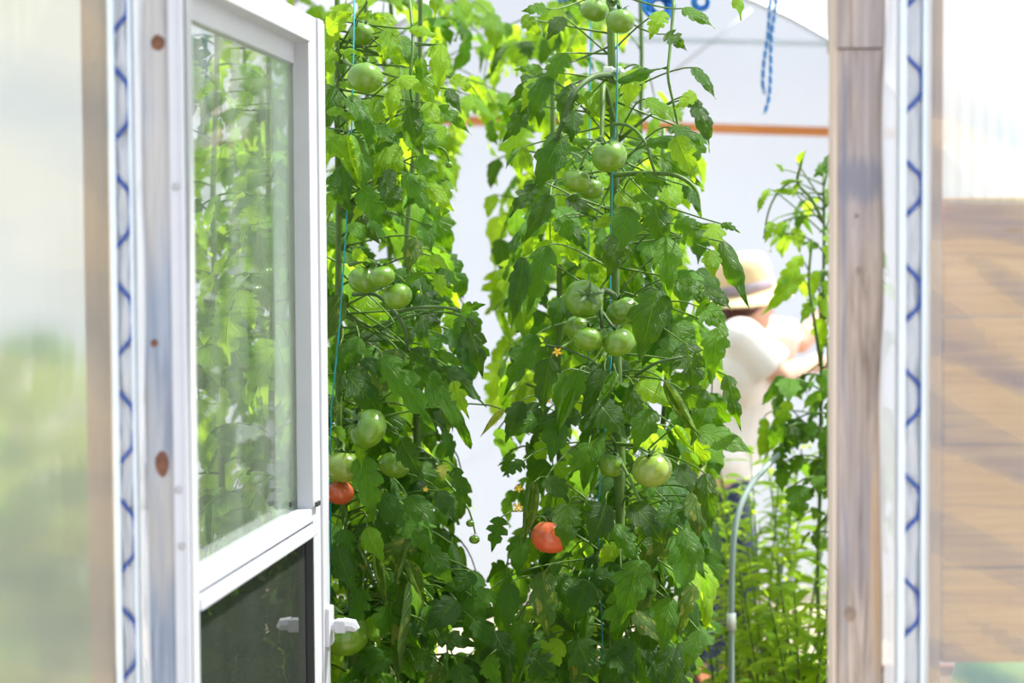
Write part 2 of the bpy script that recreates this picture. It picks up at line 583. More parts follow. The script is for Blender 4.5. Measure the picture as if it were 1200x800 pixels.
g = MB()
g.grid(lambda u, v: Vector((-14 + 28 * u, -8 + 10.3 * v, 0.0)), 2, 2)
tag(g.obj('ground', M['grass']), 'pale gravel ground outside the tunnel doorway', None, None, 'structure')  # unseen outside ground, greyed so the light it bounces stays neutral
g = MB()
g.grid(lambda u, v: Vector((-1.7 + 4.2 * u, 2.3 + 6.4 * v, 0.005 + 0.015 * noise.noise(Vector((u * 9, v * 14, 0))))), 30, 40)
tag(g.obj('floor', M['path']), 'pale straw-covered path inside the tunnel', None, None, 'structure')


def arch(a, y, r=TR):
    """a 0..1 from the foot of one side over the top to the other"""
    L = TZ / (TZ * 2 + PI * r)
    if a < L:
        return Vector((TX - r, y, TZ * a / L))
    if a > 1 - L:
        return Vector((TX + r, y, TZ * (1 - a) / L))
    t = PI * (1 - (a - L) / (1 - 2 * L))
    return Vector((TX + r * math.cos(t), y, TZ + r * math.sin(t)))


g = MB()
g.grid(lambda u, v: arch(u, YF + 0.02 + v * (YB - YF - 0.02), TR + 0.025 + 0.012 * math.sin(v * PI * 6) ** 2), 40, 36)
tag(g.obj('ceiling', M['cover']), 'milky polythene cover stretched over the tunnel hoops', None, None, 'structure')
g = MB()
bk = [arch(i / 40, YB, TR) for i in range(41)]
ctr = Vector((TX, YB, 0.9))
for k in range(8):
    pass
rows = 8
vv, ff = [], []
for j in range(rows + 1):
    for i in range(41):
        q = ctr.lerp(bk[i], j / rows)
        q.y = YB + 0.02 * noise.noise(Vector((q.x * 2.3, q.z * 1.7, 3)))
        vv.append(q)
for j in range(rows):
    for i in range(40):
        ff.append((j * 41 + i, j * 41 + i + 1, (j + 1) * 41 + i + 1, (j + 1) * 41 + i))
g.add(vv, ff)
g.add([ctr, bk[0], bk[40]], [(0, 1, 2)])
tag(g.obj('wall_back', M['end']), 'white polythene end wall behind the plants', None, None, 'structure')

# hoops
for i, y in enumerate((6.5, 8.42)):
    g = MB()
    g.tube([arch(a / 44, y, TR - 0.01) for a in range(45)], 0.014, 8)
    lab = ['bent hoop pipe arching above the gardener', 'grey bent hoop pipe against the far white wall'][i]
    tag(g.obj('tunnel_hoop', M['hoop'], loc=arch(0, y)), lab, 'hoop', 'bent hoop pipes of the tunnel')

# far wall rails (the lower is the orange wooden one) and a brace
def rail_between(name, a, b, h, d, mat, label, cat, kind=None):
    a, b = Vector(a), Vector(b)
    g = MB()
    dirv = (b - a).normalized()
    up = Vector((0, 0, 1))
    n = Vector((0, 1, 0))
    vs = []
    for p in (a, b):
        for (i, j) in ((-1, -1), (1, -1), (1, 1), (-1, 1)):
            vs.append(p + up * (h / 2 * j) + n * (d / 2 * i))
    g.add(vs, [(0, 1, 2, 3), (7, 6, 5, 4), (0, 4, 5, 1), (1, 5, 6, 2), (2, 6, 7, 3), (3, 7, 4, 0)])
    return tag(g.obj(name, mat, smooth=False, loc=a), label, cat, None, kind)


pl = W(400, 137, 8.36)
pr = W(985, 155, 8.36)
ext = (pr - pl)
rail_between('wall_rail', pl - ext * 0.6, pr + ext * 0.28, 0.038, 0.07, M['purlin'], 'orange-brown wooden rail running across the far white wall', 'rail')
pl2, pr2 = W(560, 42, 8.36), W(985, 52, 8.36)
rail_between('upper_rail', pl2, pr2, 0.022, 0.03, M['alu'], 'thin pale rail high on the far white wall', 'rail')
g = MB()
g.tube([W(880, 12, 8.33), W(790, 84, 8.33)], 0.005, 6)
tag(g.obj('brace', M['hoop'], loc=W(880, 18, 8.33)), 'thin slanting brace under the far hoop', 'brace')

# -------------------------------------------------- front wall
def XF(px, y=YF):
    return W(px, 400, y).x


def sheet_obj(name, x0, x1, z0, z1, y, fn, label, mat='sheet', nu=60, nv=110):
    g = MB()
    left = x0 < TX - TR + 0.01

    def at(u, v):
        z = z0 + (z1 - z0) * v
        hw = TR if z < TZ else math.sqrt(TR ** 2 - (z - TZ) ** 2)
        a, b_ = (TX - hw, x1) if left else (x0, TX + hw)
        x = a + (b_ - a) * u
        return Vector((x, y + fn(x, z), z))
    g.grid(at, nu, nv)
    return tag(g.obj(name, M[mat], loc=(x0, y, z0)), label, None, None, 'structure')


def wrinkle_l(x, z):
    d = max(0.0, -0.49 - x)
    a = 0.032 * noise.noise(Vector((x * 1.4, z * 7 + x * 2.5, 1.3))) + 0.009 * noise.noise(Vector((x * 4, z * 19, 4.0)))
    return a * min(1.0, 0.25 + d * 8)


def wrinkle_r(x, z):
    """folds that leave the channel and fan downwards away from it"""
    d = max(0.0, x - 0.51)
    zz = z + 0.9 * d * d + 0.35 * d
    q = noise.noise(Vector((d * 1.5, zz * 7.5, 7.7)))
    a = 0.040 * (1 - abs(q) * 2.0) ** 3 if abs(q) < 0.5 else 0.0
    a += 0.014 * noise.noise(Vector((d * 3, zz * 19, 2.0)))
    return -a * min(1.0, 0.15 + d * 7) * 0.8


XL_ch0, XL_ch1 = XF(134), XF(161)
XR_ch0, XR_ch1 = XF(1050), XF(1082)
sheet_obj('wall_left', TX - TR, XL_ch1, 0.0, 2.02, YF + 0.012, wrinkle_l, 'clear polythene sheet on the hinge side of the doorway')
sheet_obj('wall_right', XR_ch0, TX + TR, 0.0, 2.02, YF + 0.012, wrinkle_r, 'wrinkled clear polythene sheet over amber boards', 'sheet_r', 90, 160)
# gable above the door
g = MB()
vv, ff = [], []
N = 30
for i in range(N + 1):
    x = TX - TR + 0.02 + (2 * TR - 0.04) * i / N
    zt = TZ + math.sqrt(max(0.0, TR ** 2 - (x - TX) ** 2))
    vv += [Vector((x, YF + 0.012, min(2.0, zt))), Vector((x, YF + 0.012, max(zt, min(2.0, zt))))]
for i in range(N):
    ff.append((2 * i, 2 * i + 2, 2 * i + 3, 2 * i + 1))
g.add(vv, ff)
tag(g.obj('wall_front', M['sheet']), 'clear polythene gable above the doorway', None, None, 'structure')

# header, jamb posts
g = MB()
g.box((XF(100), YF + 0.016, 1.97), (XF(1100), YF + 0.09, 2.06), 0.003)
tag(g.obj('trim_3', M['wood_r'], smooth=False), 'timber header across the top of the doorway', None, None, 'structure')


def post(name, x0, x1, y0, y1, z0, z1, mat, label, warp=0.0):
    g = MB()
    nz = 24
    cs = [(0, 0), (1, 0), (1, 1), (0, 1)]
    vs = []
    b = 0.0025
    for k in range(nz + 1):
        z = z0 + (z1 - z0) * k / nz
        dx = warp * noise.noise(Vector((0.3, 0.7, z * 2)))
        pts = [(x0 + b, y0), (x1 - b, y0), (x1, y0 + b), (x1, y1 - b), (x1 - b, y1), (x0 + b, y1), (x0, y1 - b), (x0, y0 + b)]
        vs += [Vector((px + dx, py, z)) for px, py in pts]
    n = 8
    fs = [(k * n + i, k * n + (i + 1) % n, (k + 1) * n + (i + 1) % n, (k + 1) * n + i) for k in range(nz) for i in range(n)]
    fs += [tuple(range(n - 1, -1, -1)), tuple(nz * n + i for i in range(n))]
    g.add(vs, fs)
    return tag(g.obj(name, M[mat], smooth=False, loc=((x0 + x1) / 2, (y0 + y1) / 2, z0)), label, None, None, 'structure')


ZJ = W(1000, 57, YF).z
pr_ = post('trim_1', XF(981), XF(1036), YF, YF + 0.07, 0.0, ZJ - 0.001, 'wood_r', 'weathered grey-brown timber doorpost with dark knot')
post('trim_2', XF(979), XF(1036), YF - 0.004, YF + 0.07, ZJ + 0.001, 1.97, 'wood_r', 'short timber block above the weathered doorpost')
pl_ = post('trim_4', XF(168), XF(206), YF, YF + 0.07, 0.0, 1.97, 'wood_l', 'bluish grey timber doorpost beside the white hinge strip', 0.0015)


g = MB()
g.box((XF(977.5), YF + 0.001, 0.0), (XF(980.8), YF + 0.046, 1.97), 0.001)  # added strip standing in for the post's own paler inner face
tag(g.obj('trim_8', M['wood_edge'], smooth=False, loc=(XF(975), YF, 0)), 'narrow pale strip added as the brown doorpost inner face', None, None, 'structure')


def knot(parent, px, py, rx, rz, mat='knot', y=YF):
    c = W(px, py, y)
    g = MB()
    n = 14
    for s, dy in ((1.0, -0.0006), (0.55, -0.0022)):
        pass
    vs = [c + Vector((0, -0.0022, 0))]
    for s, dy in ((0.55, -0.0018), (1.0, -0.0003)):
        for k in range(n):
            a = 2 * PI * k / n
            q = 1 + 0.15 * noise.noise(Vector((math.cos(a) * 2, math.sin(a) * 2, px)))
            vs.append(c + Vector((rx * s * q * math.cos(a), dy, rz * s * q * math.sin(a))))
    fs = [(0, 1 + k, 1 + (k + 1) % n) for k in range(n)] + [(1 + k, 1 + n + k, 1 + n + (k + 1) % n, 1 + (k + 1) % n) for k in range(n)]
    g.add(vs, fs)
    return g.obj('nail_head' if mat == 'nail' else 'knot', M[mat], parent, loc=c)


knot(pl_, 185, 50, 0.009, 0.010)
knot(pl_, 190, 543, 0.009, 0.017)
knot(pl_, 181, 402, 0.005, 0.005)
knot(pr_, 996, 719, 0.008, 0.010, 'knot2')
knot(pr_, 1006, 318, 0.003, 0.006, 'knot2')
knot(pr_, 1004, 253, 0.002, 0.002, 'nail')
knot(pl_, 199, 20, 0.002, 0.002, 'nail')

# white hinge strip (z-bar) of the storm door on the left post
g = MB()
x0, x1 = XF(203), XF(222)
g.box((x0, YF - 0.012, 0.02), (x1, YF + 0.004, 1.965), 0.003)
g.box((x1 - 0.006, YF - 0.016, 0.02), (x1, YF + 0.05, 1.965), 0.0015)
zb = tag(g.obj('trim_5', M['white'], smooth=False, loc=(x0, YF, 0.02)), 'white metal hinge strip screwed to the grey doorpost', None, None, 'structure')
for (px, py) in ((206, 219), (209, 574), (213, 640)):
    c = W(px, py, YF - 0.0125)
    g = MB()
    g.lathe([(0.0005, -0.001), (0.0035, -0.0005), (0.004, 0.001)], 10)
    o = g.obj('screw', M['nail'], zb, loc=(0, 0, 0))
    o.location = c - world_loc(zb)
    o.rotation_euler = (PI / 2, 0, 0)


# wiggle wire channels
def channel(x0, x1, segs, label, wire_label):
    e = empty('wire_channel', ((x0 + x1) / 2, YF, 0.0), label, 'channel', 'wire channels that clamp the polythene')
    yb = YF + 0.001
    lip = (x1 - x0) * 0.27
    g = MB()
    g.box((x0, yb - 0.003, 0.05), (x1, yb, 1.99))
    g.obj('base_plate', M['alu'], e, smooth=False)
    for (a, b) in ((x0, x0 + lip), (x1 - lip * 0.55, x1)):
        g = MB()
        g.box((a, yb - 0.0165, 0.05), (b, yb - 0.013, 1.99), 0.0012)
        g.box((a if a == x0 else b - 0.0015, yb - 0.014, 0.05), (a + 0.0015 if a == x0 else b, yb - 0.002, 1.99))
        g.obj('lip', M['alu'], e, smooth=False)
    g = MB()
    # plastic pressed into the groove
    g.grid(lambda u, v: Vector((x0 + lip * 0.8 + (x1 - x0 - lip * 1.6) * u,
                                yb - 0.006 - 0.004 * noise.noise(Vector((u * 3, v * 60, x0))) - 0.002, 0.05 + 1.94 * v)), 8, 240)
    g.obj('pressed_sheet', M['tail'], e)
    # the zigzag wire
    g = MB()
    half = (x1 - x0) * 0.5 - lip * 0.45
    xc = (x0 + x1) / 2
    pts = []
    for (py, s) in segs:          # s=+1: '/' lower-left to upper-right ; -1: '\'
        p = W(600, py, YF)
        z = p.z
        dz = 0.014
        if s > 0:                 # top at + side
            pts += [(xc + half, z + dz), (xc - half, z - dz)]
        else:
            pts += [(xc - half, z + dz), (xc + half, z - dz)]
    out = []
    for i, (x, z) in enumerate(pts):
        out.append(Vector((x, yb - 0.0105, z)))
    sm = [out[0]]
    for a, b in zip(out[:-1], out[1:]):
        for t in (0.12, 0.5, 0.88):
            q = a.lerp(b, t)
            if abs(a.x - b.x) < half * 0.5 and t == 0.5:
                q.x += half * 0.10 * (1 if a.x > xc else -1)
                q.y += 0.001
            q.x -= half * 0.12
            sm.append(q)
    g.tube(sm, 0.0026, 6)
    tag(g.obj('zigzag_wire', M['wire'], e), wire_label)
    return e


sl = [(28 - 127 * 1, 1), (85 - 125 * 1, -1)]
for k in range(10):
    sl += [(28 + 126 * k, 1), (85 + 126 * k, -1)]
channel(XL_ch0, XL_ch1, sl, 'pale metal channel with blue zigzag wire beside the grey doorpost', 'blue zigzag spring wire')
sr = []
for k in range(-1, 9):
    sr += [(5 + 122.5 * k, 1), (75 + 122 * k, -1)]
channel(XR_ch0, XR_ch1, sr, 'pale metal channel with blue zigzag wire beside the brown doorpost', 'blue zigzag spring wire')


# loose folded plastic tails beside the channels
def tail(x0, x1, wav, label, yoff):
    g = MB()

    def fn(u, v):
        z = 0.05 + 1.94 * v
        edge = wav * (0.5 * noise.noise(Vector((0.2, 1.1, z * 5.5))) + 0.5 * noise.noise(Vector((4.2, 1.1, z * 2.2))))
        x = x0 + (x1 - x0) * u + edge * (1 - u)
        y = YF - 0.004 - yoff * math.sin(u * PI) - 0.006 * (1 - u) * noise.noise(Vector((u * 2, 0.4, z * 8)))
        return Vector((x, y - 0.006, z))
    g.grid(fn, 10, 130)
    return tag(g.obj('folded_plastic_tail', M['tail'], loc=(x0, YF, 0.05)), label, 'plastic sheet')


tail(XF(1031), XF(1051), 0.016, 'wavy milky plastic edge overlapping the brown doorpost', 0.008)
tail(XF(172), XF(160), 0.006, 'narrow milky plastic edge overlapping the grey doorpost', 0.006)
g = MB()
g.grid(lambda u, v: Vector((XR_ch1 - 0.004 + 0.012 * u, YF - 0.002 - 0.004 * math.sin(u * PI), 0.05 + 1.94 * v)), 4, 30)
tag(g.obj('plastic_strip', M['tail'], loc=(XR_ch1, YF, 0.05)), 'narrow pale plastic strip between channel and boards', 'plastic sheet')

# studs behind the sheet
for (a, b, lab, nm) in ((103, 131, 'amber timber stud seen through the sheet on the hinge side', 'trim_6'), (1086, 1101, 'amber timber stud seen through the wrinkled sheet', 'trim_7')):
    g = MB()
    x0, x1 = XF(a, YF + 0.06), XF(b, YF + 0.06)
    g.box((x0, YF + 0.045, 0.0), (x1, YF + 0.13, 1.97), 0.003)
    tag(g.obj(nm, M['stud_l' if a < 600 else 'stud'], smooth=False, loc=(x0, YF + 0.045, 0)), lab, None, None, 'structure')

# boards behind the right sheet
e = empty('board_wall', (XF(1150, YF + 0.12), YF + 0.12, 1.0), 'amber boards stacked into a low wall behind the wrinkled sheet', 'board wall')
zs = [W(1150, y, YF + 0.11).z for y in (775, 664, 520, 371, 231)]
xa, xb = XF(1103, YF + 0.11), 2.02
for i in range(4):
    g = MB()
    g.box((xa, YF + 0.10 + 0.004 * (i % 2), zs[i] + 0.0005), (xb, YF + 0.135, zs[i + 1] - 0.0005), 0.004)
    g.obj('plank', M['plank'], e, smooth=False, loc=(xa, YF + 0.1, zs[i]))
for xx in (xb - 0.08, xa + 0.75):
    g = MB()
    g.box((xx, YF + 0.137, 0.0), (xx + 0.06, YF + 0.19, zs[-1]), 0.003)
    g.obj('support_post', M['stud'], e, smooth=False)
# ribbed clear panels behind the sheets
def ribbed_panel(x0, x1, z0, z1, y, label):
    g = MB()
    n = int((x1 - x0) / 0.009)
    vs = []
    for i in range(n + 1):
        x = x0 + (x1 - x0) * i / n
        dy = 0.0007 * (1 if i % 2 else -1)
        vs += [(x, y + dy, z0), (x, y + dy, z1)]
    g.add(vs, [(2 * i, 2 * i + 2, 2 * i + 3, 2 * i + 1) for i in range(n)])
    tag(g.obj('ribbed_panel', M['panel'], smooth=False, loc=(x0, y, z0)), label, 'panel', 'ribbed plastic panels behind the sheets')


ribbed_panel(XF(1102, YF + 0.09), 1.82, zs[-1] - 0.01, 1.96, YF + 0.09, 'pale ribbed plastic panel above the amber boards')
ribbed_panel(-1.08, XF(102, YF + 0.09), 0.05, 1.96, YF + 0.09, 'pale ribbed plastic panel behind the sheet on the hinge side')
# rain barrel behind the sheet
bx = XF(1128, YF + 0.40) + 0.27
e = empty('rain_barrel', (bx, YF + 0.45, 0.0), 'round green plastic barrel below the amber boards', 'barrel')
zt = W(1180, 776, YF + 0.30).z
g = MB()
g.lathe([(0.001, 0), (0.24, 0), (0.262, 0.04), (0.27, 0.3), (0.275, 0.5), (0.268, zt - 0.08), (0.255, zt - 0.03), (0.22, zt - 0.005), (0.20, zt)], 36, (bx, YF + 0.45, 0))
g.obj('barrel_body', M['barrel'], e)
g = MB()
g.lathe([(0.20, zt), (0.205, zt + 0.012), (0.15, zt + 0.018), (0.001, zt + 0.02)], 36, (bx, YF + 0.45, 0))
g.obj('lid', M['barrel'], e)

# -------------------------------------------------- the storm door, swung inwards
H = W(218, 400, YF + 0.01)
H = Vector((H.x, YF + 0.01, 0))
U = Vector((268 / F, 1.0, 0)).normalized()
Nn = Vector((U.y, -U.x, 0))            # faces the camera side
UP = Vector((0, 0, 1))


def door_uv(px, py, off=0.0):
    d = ray(px, py)
    o = H + Nn * off
    t = (o - CAM).dot(Nn) / d.dot(Nn)
    p = CAM + d * t
    return (p - H).dot(U), p.z


def dbox(g, u0, u1, v0, v1, n0, n1, bev=0.002):
    b = MB()
    b.box((u0, v0, n0), (u1, v1, n1), bev)
    g.add([H + U * x + UP * y + Nn * z for (x, y, z) in b.v], b.f)


door = empty('door_1', H, 'white storm door standing open into the tunnel', None, None, 'structure')
uR = door_uv(388, 400)[0]
uS = door_uv(368, 400)[0]
uL = 0.045
zT = door_uv(380, 25)[1]
zTi = door_uv(368, 51)[1]
zM1 = door_uv(367, 598)[1]
zM0 = door_uv(367, 628)[1]
g = MB(); dbox(g, 0, uL, 0.03, zT, -0.032, 0); g.obj('hinge_stile', M['white'], door, smooth=False)
g = MB()
dbox(g, uS, uS + (uR - uS) * 0.42, 0.03, zT, -0.032, -0.004)
dbox(g, uS + (uR - uS) * 0.42, uS + (uR - uS) * 0.74, 0.03, zT, -0.032, 0.0)
dbox(g, uS + (uR - uS) * 0.74, uR, 0.03, zT, -0.032, -0.006)
g.obj('latch_stile', M['white'], door, smooth=False)
g = MB()
dbox(g, uL, uS, zTi, zT - 0.018, -0.032, 0)
dbox(g, uL, uS, zT - 0.018, zT, -0.032, -0.005)
g.obj('top_rail', M['white'], door, smooth=False)
g = MB()
dbox(g, uL, uS, zM0, zM0 + (zM1 - zM0) * 0.40, -0.032, 0.004)
dbox(g, uL, uS, zM0 + (zM1 - zM0) * 0.38, zM0 + (zM1 - zM0) * 0.52, -0.032, -0.016, 0)
dbox(g, uL, uS, zM0 + (zM1 - zM0) * 0.52, zM1, -0.032, -0.004)
g.obj('middle_rail', M['white'], door, smooth=False)
g = MB(); dbox(g, uL, uS, 0.03, 0.22, -0.032, 0); g.obj('bottom_rail', M['white'], door, smooth=False)
# sash (recessed) around the pane
OFF = -0.034
uG, zG = door_uv(349, 78, OFF)
uG2, zG0 = door_uv(349, 596, OFF)
g = MB()
dbox(g, uL, uG, zG, zTi + 0.004, OFF - 0.012, OFF + 0.006)
dbox(g, uL, uG, zG0 - 0.03, zG0, OFF - 0.012, OFF + 0.006)
g.obj('sash', M['white'], door, smooth=False)
g = MB()
dbox(g, uG, uS + 0.02, zM1 - 0.01, zTi + 0.01, OFF - 0.012, OFF + 0.004)
g.obj('sash_stile', M['cream'], door, smooth=False)
g = MB(); dbox(g, uL - 0.02, uG + 0.004, zG0 - 0.004, zG + 0.004, OFF - 0.004, OFF - 0.001, 0); g.obj('window_pane', M['glass'], door, smooth=False)
uQ = door_uv(328, 300, OFF)[0]
g = MB(); dbox(g, uQ, uG + 0.002, zG0 - 0.002, zG + 0.002, OFF - 0.011, OFF - 0.008, 0)
g.obj('second_pane', M['glass2'], door, smooth=False)
g = MB(); dbox(g, uL - 0.01, uS + 0.01, 0.21, zM0 + 0.01, -0.02, -0.017, 0)
tag(g.obj('lower_screen', M['screen'], door, smooth=False), 'dark screen panel in the lower half')
g = MB(); dbox(g, uS - 0.006, uS + 0.001, 0.22, zM0, -0.017, -0.004, 0.001); g.obj('screen_bead', M['black'], door, smooth=False)
for (px, py) in ((371, 590), (341, 590)):
    uu, zz = door_uv(px, py, 0.0 if px > 350 else OFF)
    o = 0.0 if px > 350 else OFF
    g = MB(); dbox(g, uu - 0.014, uu + 0.014, zz - 0.004, zz + 0.004, o, o + 0.004, 0.001); g.obj('clip', M['black'], door, smooth=False)
# latch handle on the latch stile, turned towards the doorway
uH, zH = door_uv(386, 731)
uH = uR - 0.05
latch = bpy.data.objects.new('latch', None)
g = MB(); dbox(g, uH - 0.02, uH + 0.02, zH - 0.034, zH + 0.034, -0.006, 0.008, 0.004)
lt = tag(g.obj('latch', M['white'], door, smooth=False, loc=H + U * uH + UP * zH), 'white push handle of the latch')
bpy.data.objects.remove(latch)
g = MB()
c = H + U * uH + UP * zH
g.tube([c + Nn * 0.006, c + Nn * 0.02], 0.011, 12)
dbox(g, uH - 0.012, uH + 0.012, zH - 0.011, zH + 0.012, 0.014, 0.034, 0.004)
g.add(*(lambda b: (b.v, b.f))((lambda: (lambda b: (b.tube([c + Nn * 0.028 + UP * 0.003, c + Nn * 0.046 + UP * 0.001, c + Nn * 0.052 - UP * 0.006], [0.012, 0.011, 0.006], 8), b)[1])(MB()))()))
g.obj('handle', M['white'], lt, smooth=False)

# -------------------------------------------------- raised beds
def bed(label, x0, x1, y0, y1, h=0.22):
    e = empty('raised_bed', ((x0 + x1) / 2, (y0 + y1) / 2, 0), label, 'raised bed', 'wooden raised beds')
    t = 0.035
    for (a, b) in (((x0, y0, 0), (x1, y0 + t, h)), ((x0, y1 - t, 0), (x1, y1, h)), ((x0, y0 + t, 0), (x0 + t, y1 - t, h)), ((x1 - t, y0 + t, 0), (x1, y1 - t, h))):
        g = MB(); g.box(a, b, 0.003); g.obj('board', M['bed'], e, smooth=False, loc=a)
    g = MB()
    g.grid(lambda u, v: Vector((x0 + t + (x1 - x0 - 2 * t) * u, y0 + t + (y1 - y0 - 2 * t) * v, h - 0.03 + 0.02 * noise.noise(Vector((u * 8, v * 16, x0))))), 16, 40)
    g.obj('soil', M['soil'], e)


bed('wooden raised bed of vines behind the open door', -1.3, -0.15, 3.42, 6.1)
bed('short wooden raised bed behind the clear sheet on the hinge side', -1.3, -0.5, 2.75, 3.38)
bed('wooden raised bed of vines straight through the doorway', -0.08, 0.62, 3.28, 6.1)
bed('wooden raised bed under the feathery herbs', 0.68, 1.95, 3.4, 6.05)

# ================================================================== LEAVES
def leaflet(seed, teeth=6, lob=0.2, width=0.56, bend=0.7, fold=0.25, curl=0.6, ripple=0.05, mat='leaf', lance=False, twist=0.0):
    r = random.Random(seed)
    n = teeth * (1 if lance else 3)
    ts = [i / n for i in range(n + 1)]
    verts, uvs = [], []
    y = z = 0.0
    line = []
    for i, t in enumerate(ts):
        line.append((y, z))
        a = bend * (t ** 1.2)
        y += math.cos(a) / n
        z -= math.sin(a) / n
    jl = [r.uniform(0.25, 1.4) for _ in range(teeth + 1)]
    jr = [r.uniform(0.25, 1.4) for _ in range(teeth + 1)]
    for i, t in enumerate(ts):
        if lance:
            env = 0.5 * width * max(0.0, math.sin(PI * min(1, t ** 0.8 + 0.02))) ** 0.9
        else:
            env = 0.5 * width * max(0.0, math.sin(PI * min(1.0, (t * 0.97 + 0.015) ** 0.62))) ** (0.75 + 0.6 * t)
        ph = i % 3
        a_tan = bend * (t ** 1.2)
        for s in (-1, -0.5, 0, 0.5, 1):
            w = env
            fwd = 0.0
            if abs(s) == 1 and 0 < i < n and not lance:
                j = lob * (jl if s < 0 else jr)[i // 3] * (1.2 - 0.75 * t)
                w = env * (1 + (-0.95, 0.35, 0.80)[ph] * j)
                fwd = (0.0, -0.005, 0.020 + 0.06 * j)[ph]
            ca = max(curl, 0.02) if curl >= 0 else min(curl, -0.02)
            lx = math.sin(ca * s) / ca * w
            lz = -(1 - math.cos(ca * s)) / ca * w + fold * abs(s) * w
            lz += ripple * abs(s) * math.sin(t * 11 + s * 1.5 + seed) * (0.4 + t) * 0.6
            if not lance and abs(s) == 0.5:
                lz += 0.018 * (1 if ph == 1 else -0.4)
            yy, zz = line[i]
            ty, tz = math.cos(a_tan), -math.sin(a_tan)
            ny, nz_ = math.sin(a_tan), math.cos(a_tan)
            px_ = lx + twist * t * t * 0.3
            verts.append(Vector((px_, yy + ty * fwd + ny * lz, zz + tz * fwd + nz_ * lz)))
            uvs.append((s * 0.5 + 0.5, t))
    faces = []
    for i in range(n):
        for k in range(4):
            a = i * 5 + k
            faces.append((a, a + 1, a + 6, a + 5))
    me = bpy.data.meshes.new('leaf')
    me.from_pydata([tuple(v) for v in verts], [], faces)
    uvl = me.uv_layers.new(name='UVMap')
    for lp in me.loops:
        uvl.data[lp.index].uv = uvs[lp.vertex_index]
    me.polygons.foreach_set('use_smooth', [True] * len(me.polygons))
    me.materials.append(M[mat])
    me.update()
    return me


BR = {}
for mt in ('leaf', 'leaf_light', 'leaf_dry', 'leaf_yellow'):
    BR[mt] = []
    for k in range(12):
        r = random.Random(100 + k)
        BR[mt].append(leaflet(k, teeth=r.choice((3, 4, 4, 5)), lob=r.choice((0.16, 0.24, 0.30, 0.38, 0.46)), width=r.uniform(0.46, 0.66), bend=r.uniform(0.35, 1.2),
                              fold=r.uniform(0.1, 0.4), curl=r.uniform(0.3, 0.9) * r.choice((1, 1, -0.6)), ripple=r.uniform(0.03, 0.09), mat=mt, twist=r.uniform(-0.4, 0.4)))
    BR[mt + '_rolled'] = [leaflet(40 + k, 6, 0.12, 0.62, 0.3, 0.0, -2.6, 0.04, mt, twist=0.3 * (k - 1)) for k in range(3)]
LANCE = [leaflet(70 + k, 7, 0.0, 0.15 + 0.05 * k, 0.5 + 0.35 * k, 0.3, 0.3, 0.02, 'herb', True) for k in range(4)]


def orient(d, up, width_scale, L):
    """columns: x lateral, y along the leaf, z normal"""
    y = Vector(d).normalized()
    z = Vector(up) - y * Vector(up).dot(y)
    if z.length < 1e-4:
        z = y.orthogonal()
    z.normalize()
    x = y.cross(z)
    m = Matrix((x, y, z)).transposed()
    return m @ Matrix.Diagonal((L * width_scale, L, L))


# ------------------------------------------------------------------ tomatoes: (px, py, radius px, y, material, facing, label)
def ribbed(r_seed, squash=0.84, ribs=5, depth=0.05):
    r = random.Random(r_seed)
    b = MB()
    n, m = 40, 20
    ph = r.random() * 6
    vs, fs = [], []
    for j in range(m + 1):
        th = PI * j / m
        for k in range(n):
            a = 2 * PI * k / n
            near_top = max(0.0, math.cos(th)) ** 1.5
            rib = 1 - depth * (0.25 + near_top) * (0.5 + 0.5 * math.cos(ribs * a + ph)) ** 2
            rr = math.sin(th) * rib
            z = math.cos(th) * squash - 0.20 * math.exp(-(math.sin(th) / 0.28) ** 2) * (1 if math.cos(th) > 0 else -0.25)
            vs.append(Vector((rr * math.cos(a), rr * math.sin(a), z)))
    for j in range(m):
        for k in range(n):
            k2 = (k + 1) % n
            fs.append((j * n + k, (j + 1) * n + k, (j + 1) * n + k2, j * n + k2))
    b.add(vs, fs)
    return b


def calyx_mb(seed):
    r = random.Random(seed)
    b = MB()
    for k in range(5):
        a = 2 * PI * k / 5 + r.uniform(-0.2, 0.2)
        d = Vector((math.cos(a), math.sin(a), 0))
        s = Vector((-math.sin(a), math.cos(a), 0))
        pts = [(0.02, 0.70, 0.09), (0.25, 0.82, 0.10), (0.50, 0.87 + r.uniform(-0.03, 0.15), 0.07), (0.74, 0.86 + r.uniform(-0.05, 0.3), 0.005)]
        vs = []
        for (q, z, w) in pts:
            vs += [d * q + s * w + Vector((0, 0, z)), d * q + Vector((0, 0, z + 0.03)), d * q - s * w + Vector((0, 0, z))]
        fs = []
        for i in range(3):
            for j in range(2):
                fs.append((i * 3 + j, i * 3 + j + 1, i * 3 + j + 4, i * 3 + j + 3))
        b.add(vs, fs)
    b.tube([(0, 0, 0.6), (0.02, 0, 0.85), (0.08, 0.02, 1.1)], [0.07, 0.05, 0.05], 6)
    return b


